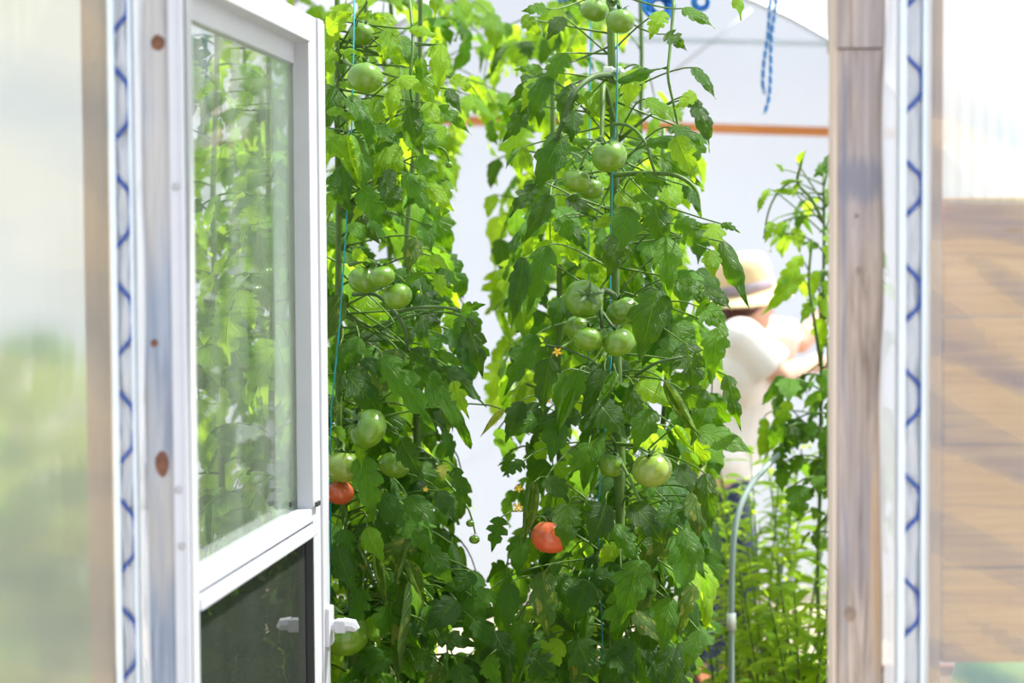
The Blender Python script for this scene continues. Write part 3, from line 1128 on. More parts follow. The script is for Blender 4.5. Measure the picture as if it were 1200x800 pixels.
TOMS = [
    (697, 12, 17, 3.46, 'tomato', (0.2, -0.1, 1), 'green tomato, upper one of the pair at the head of the middle vine'),
    (727, 25, 17, 3.42, 'tomato', (0.0, 0.1, 1), 'green tomato, lower one of the pair at the head of the middle vine'),
    (714, 183, 21, 3.40, 'tomato', (-0.3, -0.25, 1), 'large pale green tomato beside the teal twine below the white clip'),
    (676, 212, 17, 3.42, 'tomato', (0.2, 0.2, 1), 'rounder green tomato hanging beside the pale one below the white clip'),
    (693, 221, 15, 3.48, 'tomato', (0.1, 0, 1), 'half hidden green tomato behind the two below the white clip'),
    (684, 350, 23, 3.40, 'tomato', (0.25, -0.9, 0.25), 'ribbed green tomato showing its stalk end, topmost of the cluster of five'),
    (689, 397, 17.5, 3.37, 'tomato', (0.15, 0.3, 1), 'smaller round green tomato, lowest on the outer side of the cluster of five'),
    (725, 401, 19.5, 3.38, 'tomato', (-0.3, 0.1, 1), 'full green tomato, lowest beside the stem in the cluster of five'),
    (677, 384, 16, 3.45, 'tomato', (0.2, 0, 1), 'green tomato tucked behind the small one in the cluster of five'),
    (730, 364, 20, 3.47, 'tomato', (-0.4, 0, 1), 'shaded green tomato against the stem in the cluster of five'),
    (764, 550, 24, 3.45, 'tomato_pale', (-0.2, -0.2, 1), 'large yellowish green tomato low among the middle vine leaves'),
    (716, 545, 16, 3.50, 'tomato', (0.2, 0.1, 1), 'dark green tomato deep in the middle vine beside the yellowish one'),
    (645, 629, 23, 3.46, 'tomato_red', (0.1, 0.1, 1), 'ripe orange-red tomato half hidden by a drooping leaf'),
    (428, 91, 21, 3.42, 'tomato', (0.1, 0.2, 1), 'flattened pale green tomato high on the vine behind the door'),
    (424, 40, 15, 3.60, 'tomato', (0.2, 0.1, 1), 'dim green tomato above the flattened one behind the door'),
    (448, 324, 15.5, 3.40, 'tomato', (-0.2, 0.2, 1), 'bright green tomato, upper of the touching pair beside the door'),
    (466, 347, 17.5, 3.42, 'tomato', (-0.3, 0.3, 1), 'bright green tomato, lower of the touching pair beside the door'),
    (426, 328, 18, 3.48, 'tomato', (0.2, 0.1, 1), 'shaded green tomato behind the touching pair beside the door'),
    (431, 502, 25, 3.42, 'tomato', (-0.75, -0.35, 0.5), 'big ribbed green tomato partly under a broad leaf beside the door'),
    (403, 547, 22, 3.50, 'tomato_pale', (0.1, 0.1, 1), 'pale green tomato half covered by the door edge'),
    (398, 577, 17, 3.53, 'tomato_red', (0.1, 0.1, 1), 'reddening tomato just below the pale one at the door edge'),
    (462, 545, 19, 3.52, 'tomato', (0.3, 0, 1), 'dark green tomato in deep shade beside the big ribbed one'),
    (402, 742, 31, 3.48, 'tomato', (0.1, 0.0, 1), 'large green tomato behind the white door latch'),
    (526, 193, 4.5, 3.60, 'tomato', (0, 0, 1), 'pea sized green tomato hanging in the gap between the vines'),
    (556, 632, 6.5, 3.55, 'tomato', (0, 0, 1), 'tiny green tomato, lower of two on a small truss by the gap'),
    (551, 613, 5.0, 3.55, 'tomato', (0, 0, 1), 'tiny green tomato, upper of two on a small truss by the gap'),
]
TOM_MESH = {}
TOM_POS = []
for i, (px, py, rp, y, mt, face, lab) in enumerate(TOMS):
    rad = rp * y / F
    c = W(px, py, y)
    ribs = 1 if mt == 'tomato_red' else 0 if i == 5 else i % 3
    key = (mt, ribs)
    if key not in TOM_MESH:
        TOM_MESH[key] = ribbed(ribs + 3, (0.80, 0.86, 0.9)[ribs], (7, 5, 4)[ribs], (0.09, 0.05, 0.035)[ribs]).mesh('tomato', M[mt])
    z = Vector(face).normalized()
    q = z.to_track_quat('Z', 'Y').to_matrix() @ Matrix.Rotation(i * 1.3, 3, 'Z')
    o = inst('tomato', TOM_MESH[key], None, c, q @ Matrix.Diagonal((rad, rad, rad)))
    tag(o, lab, 'tomato', 'tomatoes on the vines')
    ck = ('calyx', i % 4)
    if ck not in TOM_MESH:
        TOM_MESH[ck] = calyx_mb(i).mesh('calyx', M['calyx'])
    cx = bpy.data.objects.new('calyx', TOM_MESH[ck])
    COL.objects.link(cx)
    cx.parent = o
    TOM_POS.append((px, py, rp + (12 if mt == 'tomato_red' else 0), y, c, z, rad))


# ------------------------------------------------------------------ vines
def inside(poly, x, y):
    c = False
    j = len(poly) - 1
    for i in range(len(poly)):
        xi, yi = poly[i]
        xj, yj = poly[j]
        if (yi > y) != (yj > y) and x < (xj - xi) * (y - yi) / (yj - yi) + xi:
            c = not c
        j = i
    return c


LEFT = [(180, -80), (525, -80), (530, 60), (518, 120), (530, 200), (528, 280), (540, 340), (558, 380), (556, 445), (535, 470), (535, 540), (548, 600), (556, 650), (570, 700), (610, 740), (620, 950), (180, 950)]
MID = [(600, -80), (850, -80), (845, 40), (828, 100), (826, 190), (850, 260), (862, 310), (850, 350), (856, 440), (842, 500), (845, 560), (832, 600), (838, 650), (826, 720), (810, 800), (815, 950), (560, 950),
       (560, 700), (585, 660), (590, 600), (590, 500), (590, 420), (585, 340), (598, 270), (598, 180), (592, 120), (596, 60)]
HOLES = [(575, 640, 22), (600, 668, 9), (545, 760, 14), (500, 770, 10), (625, 700, 8), (590, 745, 10), (735, 745, 8), (700, 775, 7), (800, 700, 8), (870, 340, 26), (850, 240, 14), (828, 225, 16), (925, 422, 20), (948, 420, 16), (902, 368, 16), (930, 372, 14), (800, 60, 14), (840, 130, 16), (760, 140, 14), (600, 100, 10)]


def allowed(poly, p, y, near):
    x, yy = proj(p)
    if not inside(poly, x, yy):
        return False
    for (hx, hy, hr) in HOLES:
        if (x - hx) ** 2 + (yy - hy) ** 2 < (hr + 9) ** 2:
            return False
    if near:
        for (tx, ty, tr, tyy, *_r) in TOM_POS:
            if y < tyy + 0.05 and (x - tx) ** 2 + (yy - ty) ** 2 < (tr + 16) ** 2 and tr > 8:
                return False
    return True


class Vine:
    def __init__(s, label, stem_px, y, top_px, n, poly=None, seed=0, spread=(0.14, 0.26), mats=('leaf',), leaf=(0.085, 0.145), near=False, ymin=None, zlow=0.45, cap=298, group='tomato vines strung up in the tunnel', lean=0.025, thick=0.0085):
        s.r = random.Random(seed)
        s.y = y
        base = W(stem_px, 400, y)
        s.x = base.x
        s.root = empty('tomato_vine', (base.x, y, 0.19), label, 'tomato plant', group)
        s.ztop = min(W(stem_px, top_px, y).z, TZ + math.sqrt(TR ** 2 - (base.x - TX) ** 2) - 0.15)
        s.poly, s.mats, s.leaf, s.near, s.ymin, s.cap, s.count = poly, mats, leaf, near, ymin, cap, 0
        s.pts = []
        k = 22
        for i in range(k + 1):
            t = i / k
            z = 0.17 + (s.ztop - 0.17) * t
            s.pts.append(Vector((base.x + lean * noise.noise(Vector((seed, 0.5, z * 2.2))), y + lean * noise.noise(Vector((seed, 7.5, z * 2.2))), z)))
        g = MB()
        g.tube(s.pts, [thick * (1.05 - 0.5 * i / k) * (1.12 if i % 2 else 1.0) for i in range(k + 1)], 8)
        g.obj('main_stem', M['stem'], s.root)
        az = s.r.random() * 6
        for i in range(n):
            z = zlow + (s.ztop - zlow) * ((i + s.r.random()) / n)
            az += 2.4 + s.r.uniform(-0.4, 0.4)
            s.compound(s.stem_at(z), az, s.r.uniform(*spread))
        return

    def stem_at(s, z):
        t = (z - 0.17) / (s.ztop - 0.17)
        t = min(max(t, 0), 1) * (len(s.pts) - 1)
        i = min(int(t), len(s.pts) - 2)
        return s.pts[i].lerp(s.pts[i + 1], t - i)

    def compound(s, node, az, L):
        r = s.r
        hv = Vector((math.cos(az), math.sin(az), 0))
        side = Vector((-math.sin(az), math.cos(az), 0))
        e0 = r.uniform(0.1, 0.9)
        kk = r.uniform(1.2, 2.3)
        n = 8
        p = Vector(node)
        pts, tans = [p.copy()], []
        for i in range(n):
            t = i / n
            a = e0 - kk * t
            d = hv * math.cos(a) + Vector((0, 0, math.sin(a))) + side * 0.15 * noise.noise(Vector((node.z * 5, i * 0.4, az)))
            d.normalize()
            tans.append(d)
            p = p + d * (L * 1.25 / n)
            pts.append(p.copy())
        tans.append(tans[-1])
        todo = [(n, 0, 1.0)]
        for (k, sc) in ((6, 0.86), (4, 0.78), (2, 0.55)):
            todo += [(k, 1, sc * r.uniform(0.85, 1.1)), (k, -1, sc * r.uniform(0.85, 1.1))]
        keep = []
        for (k, sd, sc) in todo:
            b = pts[k]
            tn = tans[k]
            sl = tn.cross(Vector((0, 0, 1)))
            sl = sl.normalized() if sl.length > 1e-3 else side
            d = (tn * (0.75 if sd else 1.0) + sl * sd * 0.8 + Vector((r.uniform(-.2, .2), r.uniform(-.2, .2), -0.55 + r.uniform(-0.3, 0.15)))).normalized()
            LL = r.uniform(*s.leaf) * sc
            cpt = b + d * LL * 0.5
            if s.ymin and (cpt.y < s.ymin or b.y < s.ymin or (b + d * LL).y < s.ymin - 0.02):
                continue
            # keep clear of the door leaf
            if math.hypot(cpt.x - TX, max(0.0, cpt.z - TZ)) > TR - 0.12:
                continue
            dd = cpt - H
            if -0.1 < dd.dot(U) < uR + 0.07 and abs(dd.dot(Nn)) < LL * 0.75 + 0.03:
                continue
            if s.poly and not allowed(s.poly, cpt, cpt.y, s.near):
                continue
            if s.count + len(keep) >= s.cap:
                continue
            up = Vector((r.uniform(-.5, .5), r.uniform(-.5, .5) - 0.35, 0.75)) + hv * 0.35
            keep.append((k, b + sl * sd * 0.008, d, up, LL))
        if not keep:
            return
        kmax = max(q[0] for q in keep)
        g = MB()
        g.tube(pts[:kmax + 1], [0.0028 - 0.0014 * i / n for i in range(kmax + 1)], 5)
        st = g.obj('leaf_stalk', M['stem'], s.root, loc=node)
        for (k, b, d, up, LL) in keep:
            mt = r.choice(s.mats)
            fam = BR[mt] if r.random() < 0.9 else BR[mt + '_rolled']
            inst('leaf', r.choice(fam), st, b, orient(d, up, r.uniform(0.85, 1.15), LL))
            s.count += 1

    def hero(s, bx, by, tx, ty, w, y=None, mat='leaf', rolled=False, seed=0):
        r = random.Random(int(bx * 31 + by * 7 + seed))
        y = y or (s.y - 0.17 + r.uniform(-0.03, 0.03))
        a = W(bx, by, y + 0.012)
        b = W(tx, ty, y - 0.012)
        d = b - a
        L = d.length
        fam = BR[mat + '_rolled'] if rolled else BR[mat]
        me = r.choice(fam)
        # extents of the unit mesh
        ys = [v.co.y for v in me.vertices]
        zs_ = [v.co.z for v in me.vertices]
        xs = [v.co.x for v in me.vertices]
        tipv = Vector((0, max(ys), 0))
        Lm = max(ys)
        zt = me.vertices[len(me.vertices) - 3].co
        reach = Vector((0, zt.y, zt.z)).length
        sc = L / reach
        ws = (w * y / F) / ((max(xs) - min(xs)) * sc)
        up = Vector((r.uniform(-.45, .45), -1.0, r.uniform(0.1, 0.75)))
        m = orient(d, up, min(max(ws, 0.5), 1.7), sc)
        # turn so that the bent tip still lands on b
        q = (m @ Vector((0, zt.y, zt.z))).rotation_difference(d)
        m = q.to_matrix() @ m
        sp = s.stem_at(a.z + r.uniform(-0.12, 0.10))
        mid = Vector((a.x * 0.8 + sp.x * 0.2, sp.y + 0.05, a.z + 0.02))
        g = MB()
        g.tube(bez(sp, mid, a, 6), [0.0024, 0.0022, 0.002, 0.0018, 0.0017, 0.0016, 0.0014], 5)
        st = g.obj('leaf_stalk', M['stem'], s.root, loc=sp)
        inst('leaf', me, st, a, m)
        s.count += 1


HERO_L = [
    (383, 35, 414, 16, 28, 'leaf_light'), (451, 36, 470, 74, 28, 'leaf_light'), (481, 33, 516, 48, 17, 'leaf_light'), (517, 52, 511, 118, 20, 'leaf_light'), (398, 99, 450, 103, 13, 'leaf_light'),
    (409, 113, 445, 184, 28, 'leaf'), (478, 126, 496, 183, 28, 'leaf'), (401, 193, 411, 250, 31, 'leaf'), (424, 220, 451, 267, 31, 'leaf'), (450, 210, 470, 257, 30, 'leaf'),
    (474, 203, 510, 257, 25, 'leaf'), (490, 183, 517, 220, 24, 'leaf'), (513, 126, 553, 158, 15, 'leaf'), (530, 90, 557, 113, 18, 'leaf_light'), (524, 104, 541, 134, 17, 'leaf'), (384, 130, 420, 144, 15, 'leaf_light'),
    (420, 20, 452, 22, 11, 'leaf_light'), (499, 120, 513, 147, 22, 'leaf_light'), (385, 165, 412, 190, 26, 'leaf_light'), (440, 150, 470, 172, 22, 'leaf'), (468, 90, 498, 112, 24, 'leaf_light'), (400, 60, 425, 66, 14, 'leaf_light'),
    (404, 437, 457, 494, 38, 'leaf'), (448, 417, 513, 502, 28, 'leaf'), (487, 427, 548, 529, 35, 'leaf'), (480, 410, 524, 437, 25, 'leaf'), (517, 430, 570, 477, 22, 'leaf'), (545, 373, 566, 444, 25, 'leaf'),
    (541, 370, 534, 400, 18, 'leaf'), (541, 363, 570, 357, 15, 'leaf'), (512, 412, 546, 433, 15, 'leaf'), (414, 260, 424, 286, 25, 'leaf'), (433, 258, 454, 287, 18, 'leaf'), (413, 295, 436, 306, 17, 'leaf_light'),
    (494, 262, 506, 299, 22, 'leaf'), (475, 331, 500, 320, 15, 'leaf'), (425, 420, 449, 441, 22, 'leaf'), (491, 369, 506, 420, 20, 'leaf'), (418, 512, 424, 548, 20, 'leaf_light'), (514, 322, 518, 350, 17, 'leaf_light'),
    (531, 447, 550, 491, 19, 'leaf_light'), (398, 405, 424, 426, 26, 'leaf'), (462, 378, 486, 398, 20, 'leaf'), (505, 300, 525, 318, 16, 'leaf_light'), (500, 215, 530, 250, 22, 'leaf_light'),
    (424, 535, 438, 612, 38, 'leaf'), (447, 578, 471, 627, 31, 'leaf'), (430, 618, 447, 662, 25, 'leaf_light'), (477, 582, 512, 620, 31, 'leaf'), (514, 575, 529, 612, 27, 'leaf'), (534, 548, 546, 596, 17, 'leaf'),
    (517, 545, 521, 564, 15, 'leaf_yellow'), (535, 703, 497, 741, 40, 'leaf'), (513, 747, 561, 761, 27, 'leaf'), (485, 774, 517, 781, 30, 'leaf'), (454, 710, 447, 748, 35, 'leaf'), (556, 727, 577, 762, 27, 'leaf'),
    (500, 640, 530, 690, 34, 'leaf'), (470, 612, 500, 650, 30, 'leaf'), (405, 620, 398, 690, 34, 'leaf'), (425, 690, 415, 740, 30, 'leaf'), (470, 515, 500, 560, 32, 'leaf'), (395, 640, 412, 700, 30, 'leaf'),
]
HERO_LR = [(441, 646, 448, 714, 14, 'leaf_dry'), (475, 646, 462, 691, 11, 'leaf_dry'), (477, 658, 502, 707, 18, 'leaf_dry'), (479, 683, 467, 803, 24, 'leaf_dry'), (590, 480, 560, 510, 9, 'leaf_yellow'), (420, 640, 438, 690, 14, 'leaf_dry')]
HERO_M = [
    (781, 278, 779, 351, 36, 'leaf'), (770, 339, 750, 424, 52, 'leaf'), (736, 243, 724, 294, 42, 'leaf'), (642, 288, 621, 370, 37, 'leaf'), (615, 302, 596, 383, 28, 'leaf'), (656, 349, 649, 387, 29, 'leaf'),
    (628, 393, 591, 464, 32, 'leaf'), (644, 420, 637, 485, 33, 'leaf'), (804, 403, 814, 464, 46, 'leaf'), (795, 329, 834, 362, 26, 'leaf'), (826, 339, 860, 363, 24, 'leaf'), (818, 359, 857, 384, 36, 'leaf'),
    (843, 383, 838, 450, 36, 'leaf'), (833, 293, 834, 327, 25, 'leaf_light'), (846, 283, 874, 362, 24, 'leaf'), (798, 279, 832, 284, 20, 'leaf'), (818, 505, 882, 534, 36, 'leaf'), (748, 448, 792, 482, 31, 'leaf_light'),
    (801, 458, 841, 480, 31, 'leaf'), (852, 440, 868, 505, 18, 'leaf'), (845, 262, 868, 272, 12, 'leaf'),
    (662, 62, 640, 103, 31, 'leaf'), (641, 90, 625, 143, 33, 'leaf'), (618, 126, 589, 167, 24, 'leaf'), (659, 160, 627, 230, 40, 'leaf'), (628, 218, 597, 255, 25, 'leaf'), (636, 81, 602, 82, 14, 'leaf'),
    (757, 166, 817, 176, 17, 'leaf'), (724, 95, 782, 82, 17, 'leaf'), (809, 116, 834, 178, 27, 'leaf'), (812, 79, 837, 117, 19, 'leaf'), (756, 116, 795, 148, 27, 'leaf_light'), (792, 160, 815, 214, 31, 'leaf_light'),
    (743, 209, 788, 217, 14, 'leaf'), (741, 232, 778, 244, 17, 'leaf'), (802, 217, 820, 255, 17, 'leaf'), (670, 165, 700, 170, 13, 'leaf'), (664, 232, 704, 262, 19, 'leaf'), (777, 13, 761, 47, 26, 'leaf_light'),
    (800, 10, 838, 34, 20, 'leaf'), (780, 40, 806, 60, 22, 'leaf'), (612, 20, 640, 45, 20, 'leaf_light'), (640, 10, 610, 14, 16, 'leaf'), (660, 20, 640, 48, 22, 'leaf'), (815, 110, 790, 128, 18, 'leaf_light'), (862, -10, 866, 24, 16, 'leaf_light'),
    (745, 80, 735, 130, 32, 'leaf_light'), (672, 130, 668, 168, 26, 'leaf'), (655, 255, 670, 285, 26, 'leaf'), (790, 262, 830, 270, 24, 'leaf'),
    (749, 656, 734, 734, 50, 'leaf'), (638, 670, 642, 752, 37, 'leaf_dry'), (599, 683, 588, 741, 33, 'leaf'), (587, 606, 576, 647, 27, 'leaf'), (827, 555, 834, 627, 26, 'leaf'), (814, 686, 792, 752, 23, 'leaf_dry'),
    (795, 545, 818, 586, 29, 'leaf'), (677, 748, 696, 804, 42, 'leaf'), (620, 764, 652, 799, 37, 'leaf'), (745, 717, 770, 755, 25, 'leaf_dry'), (690, 680, 665, 730, 38, 'leaf'), (710, 590, 690, 640, 42, 'leaf'), (665, 590, 660, 645, 36, 'leaf'),
    (740, 590, 775, 640, 36, 'leaf'), (800, 620, 822, 680, 30, 'leaf'), (700, 470, 735, 515, 38, 'leaf'), (655, 490, 640, 540, 34, 'leaf'), (765, 480, 740, 530, 38, 'leaf'), (610, 470, 596, 520, 28, 'leaf'), (614, 540, 590, 560, 20, 'leaf'),
    (785, 700, 772, 765, 34, 'leaf'), (715, 760, 742, 800, 36, 'leaf'), (820, 740, 800, 790, 26, 'leaf'), (575, 690, 556, 722, 28, 'leaf'), (570, 770, 590, 800, 32, 'leaf'), (640, 560, 668, 590, 30, 'leaf'), (690, 520, 668, 560, 30, 'leaf'),
]
HERO_MR = [(671, 457, 645, 512, 17, 'leaf'), (722, 437, 704, 481, 17, 'leaf'), (780, 448, 817, 518, 16, 'leaf_dry'), (625, 565, 618, 643, 18, 'leaf_dry'), (790, 500, 812, 530, 16, 'leaf_light'), (700, 548, 695, 580, 12, 'leaf')]

# near vines
V_L = Vine('leafy tomato vine pressed against the open door edge', 400, 3.62, -40, 60, LEFT, 1, near=True, ymin=3.44, cap=160, mats=('leaf', 'leaf', 'leaf', 'leaf_light'), leaf=(0.08, 0.135))
for h in HERO_L:
    V_L.hero(*h[:5], mat=h[5])
for h in HERO_LR:
    V_L.hero(*h[:5], mat=h[5], rolled=True)
V_M = Vine('tall tomato vine with the cluster of five green tomatoes and white clip', 719, 3.60, -60, 64, MID, 2, near=True, ymin=3.44, cap=145, mats=('leaf', 'leaf', 'leaf', 'leaf_light'), leaf=(0.075, 0.13), lean=0.012, thick=0.0125)
for h in HERO_M:
    V_M.hero(*h[:5], mat=h[5])
for h in HERO_MR:
    V_M.hero(*h[:5], mat=h[5], rolled=True)
Vine('tomato vine of dark leaves between the door vine and the gap', 485, 3.85, -40, 72, LEFT, 3, near=False, ymin=3.62, cap=290, spread=(0.12, 0.22))
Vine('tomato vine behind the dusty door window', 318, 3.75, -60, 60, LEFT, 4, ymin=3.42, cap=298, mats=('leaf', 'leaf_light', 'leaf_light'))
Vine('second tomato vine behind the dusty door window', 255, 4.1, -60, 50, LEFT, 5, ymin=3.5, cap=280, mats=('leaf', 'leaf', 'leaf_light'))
Vine('tomato vine close behind the tall vine with the clip', 655, 3.95, 60, 56, MID, 6, ymin=3.62, cap=290, mats=('leaf', 'leaf', 'leaf_light'))
Vine('tomato vine on the gardener side behind the tall vine', 778, 4.0, 150, 50, MID, 7, ymin=3.66, cap=280, mats=('leaf', 'leaf', 'leaf_light'), spread=(0.10, 0.2))
# lower thicket joining both
LOW = [(400, 610), (620, 660), (700, 560), (820, 600), (835, 950), (380, 950)]
Vine('low bushy tomato plant filling the foot of the gap', 575, 4.2, 730, 40, LOW, 8, ymin=3.5, cap=240, spread=(0.16, 0.3), zlow=0.4)
Vine('bushy tomato plant at the foot of the tall vine', 735, 4.2, 520, 36, LOW, 9, ymin=3.66, cap=220, spread=(0.16, 0.28), zlow=0.4)
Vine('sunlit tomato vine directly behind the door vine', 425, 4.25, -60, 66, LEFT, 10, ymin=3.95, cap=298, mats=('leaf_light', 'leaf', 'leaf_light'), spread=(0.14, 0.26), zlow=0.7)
# low plants behind the clear sheet, on the hinge side
SIDE = [(-300, 440), (60, 400), (160, 470), (175, 950), (-300, 950)]
Vine('low tomato plant blurred behind the clear sheet next to the wire channel', 95, 3.3, 420, 60, SIDE, 20, ymin=2.75, cap=298, mats=('leaf_light',), spread=(0.16, 0.3), zlow=0.5)
Vine('low tomato plant blurred behind the clear sheet at its outer side', 10, 3.2, 430, 60, SIDE, 21, ymin=2.75, cap=298, mats=('leaf_light',), spread=(0.16, 0.3), zlow=0.5)
# sunlit vines farther in
BACK_L = [(180, -80), (600, -80), (640, 10), (640, 130), (590, 145), (545, 135), (520, 250), (530, 330), (525, 420), (500, 620), (180, 640)]
BACK_M = [(560, -60), (700, -60), (760, 100), (830, 150), (800, 300), (800, 420), (650, 520), (575, 500), (585, 380), (575, 280), (560, 180)]
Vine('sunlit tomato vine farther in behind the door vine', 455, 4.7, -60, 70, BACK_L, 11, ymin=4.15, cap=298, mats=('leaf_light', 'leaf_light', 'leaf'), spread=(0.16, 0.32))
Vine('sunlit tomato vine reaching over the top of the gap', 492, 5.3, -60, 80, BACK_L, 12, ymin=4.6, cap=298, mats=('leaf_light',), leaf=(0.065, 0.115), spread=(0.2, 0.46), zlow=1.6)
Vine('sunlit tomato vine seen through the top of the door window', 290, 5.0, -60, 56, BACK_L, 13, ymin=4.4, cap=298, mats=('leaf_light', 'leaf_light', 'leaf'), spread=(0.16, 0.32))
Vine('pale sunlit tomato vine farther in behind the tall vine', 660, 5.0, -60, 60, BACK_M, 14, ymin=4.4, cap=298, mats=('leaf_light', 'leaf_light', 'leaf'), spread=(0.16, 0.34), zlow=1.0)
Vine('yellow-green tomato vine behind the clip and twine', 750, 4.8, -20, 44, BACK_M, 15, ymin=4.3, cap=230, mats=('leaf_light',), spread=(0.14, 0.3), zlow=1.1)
# vines beside the brown doorpost
R1 = [(905, 430), (1010, 380), (1200, 380), (1200, 640), (940, 640), (925, 560), (893, 560), (893, 500)]
R2 = [(893, 290), (905, 230), (925, 165), (955, 175), (1010, 190), (1200, 190), (1200, 450), (940, 450), (930, 390), (912, 345), (900, 320)]
V_R = Vine('slender pale tomato vine beside the brown doorpost in front of the gardener', 962, 4.7, 205, 26, R2, 16, ymin=4.3, cap=110, mats=('leaf_light', 'leaf_light', 'leaf'), spread=(0.12, 0.24), leaf=(0.06, 0.11), zlow=1.1, thick=0.006)
Vine('darker tomato vine at the gardener elbow beside the brown doorpost', 975, 4.5, 400, 50, R1, 17, ymin=4.2, cap=220, spread=(0.12, 0.26), leaf=(0.07, 0.12), zlow=0.55)
for (a, b, c, d, w) in ((935, 190, 945, 176, 10), (918, 200, 908, 192, 8), (930, 225, 905, 222, 9), (893, 232, 888, 250, 9), (900, 222, 893, 240, 12), (915, 215, 935, 212, 8), (905, 260, 896, 285, 16), (934, 215, 928, 232, 8),
                        (940, 300, 905, 345, 20), (938, 320, 895, 372, 14), (955, 350, 935, 380, 18), (920, 480, 895, 540, 14), (925, 470, 908, 515, 18), (895, 490, 890, 545, 10)):
    V_R.hero(a, b, c, d, w, y=4.55, mat='leaf_light')

def scatter(v, poly, n, x0, x1, y0, y1, size, mats, seed):
    r = random.Random(seed)
    k = tries = 0
    while k < n and tries < n * 30 and v.count < 298:
        tries += 1
        bx, by = r.uniform(x0, x1), r.uniform(y0, y1)
        L = r.uniform(*size)
        a = r.gauss(0, 0.65)
        tx, ty = bx + L * math.sin(a), by + L * math.cos(a)
        y = v.y - r.uniform(0.04, 0.15)
        ok = inside(poly, bx, by) and inside(poly, tx, ty)
        for (qx, qy, qr, *_r) in TOM_POS:
            for f_ in (0.15, 0.5, 0.9):
                if math.hypot(bx + (tx - bx) * f_ - qx, by + (ty - by) * f_ - qy) < qr + 11:
                    ok = False
        for (hx, hy, hr) in HOLES:
            if math.hypot((bx + tx) / 2 - hx, (by + ty) / 2 - hy) < hr + 6:
                ok = False
        if not ok:
            continue
        v.hero(bx, by, tx, ty, L * r.uniform(0.42, 0.62), y=y, mat=r.choice(mats), rolled=r.random() < 0.06, seed=tries)
        k += 1


scatter(V_L, LEFT, 34, 386, 530, -20, 240, (34, 66), ('leaf', 'leaf_light', 'leaf_light'), 5)
scatter(V_L, LEFT, 34, 386, 600, 240, 800, (40, 72), ('leaf', 'leaf', 'leaf', 'leaf_dry'), 6)
scatter(V_M, MID, 20, 590, 840, 60, 330, (36, 64), ('leaf', 'leaf', 'leaf_light'), 7)
scatter(V_M, MID, 46, 575, 840, 420, 810, (42, 78), ('leaf', 'leaf', 'leaf', 'leaf_dry'), 8)

# fruit stalks (trusses) and other vine parts that are easy to pick out
def truss(v, pts, r=0.0035, name='fruit_stalk', mat='stem'):
    g = MB()
    P = [W(*p) for p in pts]
    # smooth the polyline
    out = []
    for i in range(len(P) - 1):
        p0, p1, p2, p3 = P[max(i - 1, 0)], P[i], P[i + 1], P[min(i + 2, len(P) - 1)]
        for k in range(5):
            t = k / 5
            out.append(0.5 * ((2 * p1) + (p2 - p0) * t + (2 * p0 - 5 * p1 + 4 * p2 - p3) * t * t + (3 * p1 - p0 - 3 * p2 + p3) * t ** 3))
    out.append(P[-1])
    g.tube(out, [r * (1.15 - 0.4 * i / len(out)) for i in range(len(out))], 6)
    return g.obj(name, M[mat], v.root, loc=P[0])


truss(V_M, [(719, 88, 3.57), (695, 90, 3.50), (672, 110, 3.46), (660, 140, 3.46), (652, 165, 3.47)], 0.0055, 'side_shoot', 'stem_dark')
truss(V_M, [(719, 140, 3.57), (708, 100, 3.52), (706, 135, 3.47), (705, 165, 3.44)], 0.005)
truss(V_M, [(705, 160, 3.44), (690, 172, 3.44), (680, 196, 3.43)], 0.003)
truss(V_M, [(719, 4, 3.58), (712, -2, 3.50), (700, -2, 3.47)], 0.004)
truss(V_M, [(719, 5, 3.56), (725, 0, 3.48), (727, 10, 3.44)], 0.004)
truss(V_M, [(719, 345, 3.58), (706, 340, 3.48), (704, 362, 3.43), (706, 384, 3.42)], 0.005, mat='stem_dark')
truss(V_M, [(706, 350, 3.43), (697, 352, 3.41), (690, 350, 3.39)], 0.003, mat='stem_dark')
truss(V_M, [(705, 365, 3.43), (716, 380, 3.41), (722, 386, 3.40)], 0.003, mat='stem_dark')
truss(V_M, [(719, 145, 3.57), (738, 148, 3.50), (755, 165, 3.46), (765, 195, 3.46), (775, 225, 3.47)], 0.003, 'side_shoot')
truss(V_M, [(719, 205, 3.57), (750, 203, 3.50), (790, 205, 3.45), (815, 222, 3.44), (820, 252, 3.44)], 0.0045, 'side_shoot')
truss(V_M, [(790, 0, 3.60), (785, 60, 3.55), (783, 90, 3.53), (790, 125, 3.53), (795, 152, 3.54)], 0.0028, 'side_shoot')
truss(V_M, [(640, 405, 3.55), (660, 408, 3.46), (690, 420, 3.44), (700, 428, 3.50)], 0.0025, 'side_shoot', 'stem_dark')
truss(V_M, [(745, 440, 3.50), (770, 425, 3.44), (800, 418, 3.44)], 0.003, 'side_shoot', 'stem_dark')
truss(V_M, [(722, 532, 3.56), (735, 555, 3.44), (752, 590, 3.42), (768, 608, 3.43)], 0.0032, 'side_shoot')
truss(V_M, [(719, 600, 3.56), (690, 610, 3.50), (660, 612, 3.47), (646, 606, 3.46)], 0.004)
truss(V_M, [(719, 520, 3.57), (742, 522, 3.50), (760, 530, 3.46)], 0.004)
truss(V_L, [(414, 345, 3.55), (440, 345, 3.50), (462, 365, 3.46), (474, 385, 3.46), (478, 412, 3.47)], 0.004, 'side_shoot', 'stem_dark')
truss(V_L, [(468, 365, 3.46), (490, 360, 3.45), (520, 360, 3.46), (540, 365, 3.46)], 0.003, 'side_shoot', 'stem_dark')
truss(V_L, [(410, 310, 3.56), (430, 305, 3.48), (446, 311, 3.43)], 0.004)
truss(V_L, [(404, 480, 3.56), (412, 484, 3.48), (420, 494, 3.44)], 0.0045)
truss(V_L, [(480, 0, 3.60), (484, 50, 3.52), (480, 95, 3.5), (483, 120, 3.52)], 0.003, 'side_shoot')
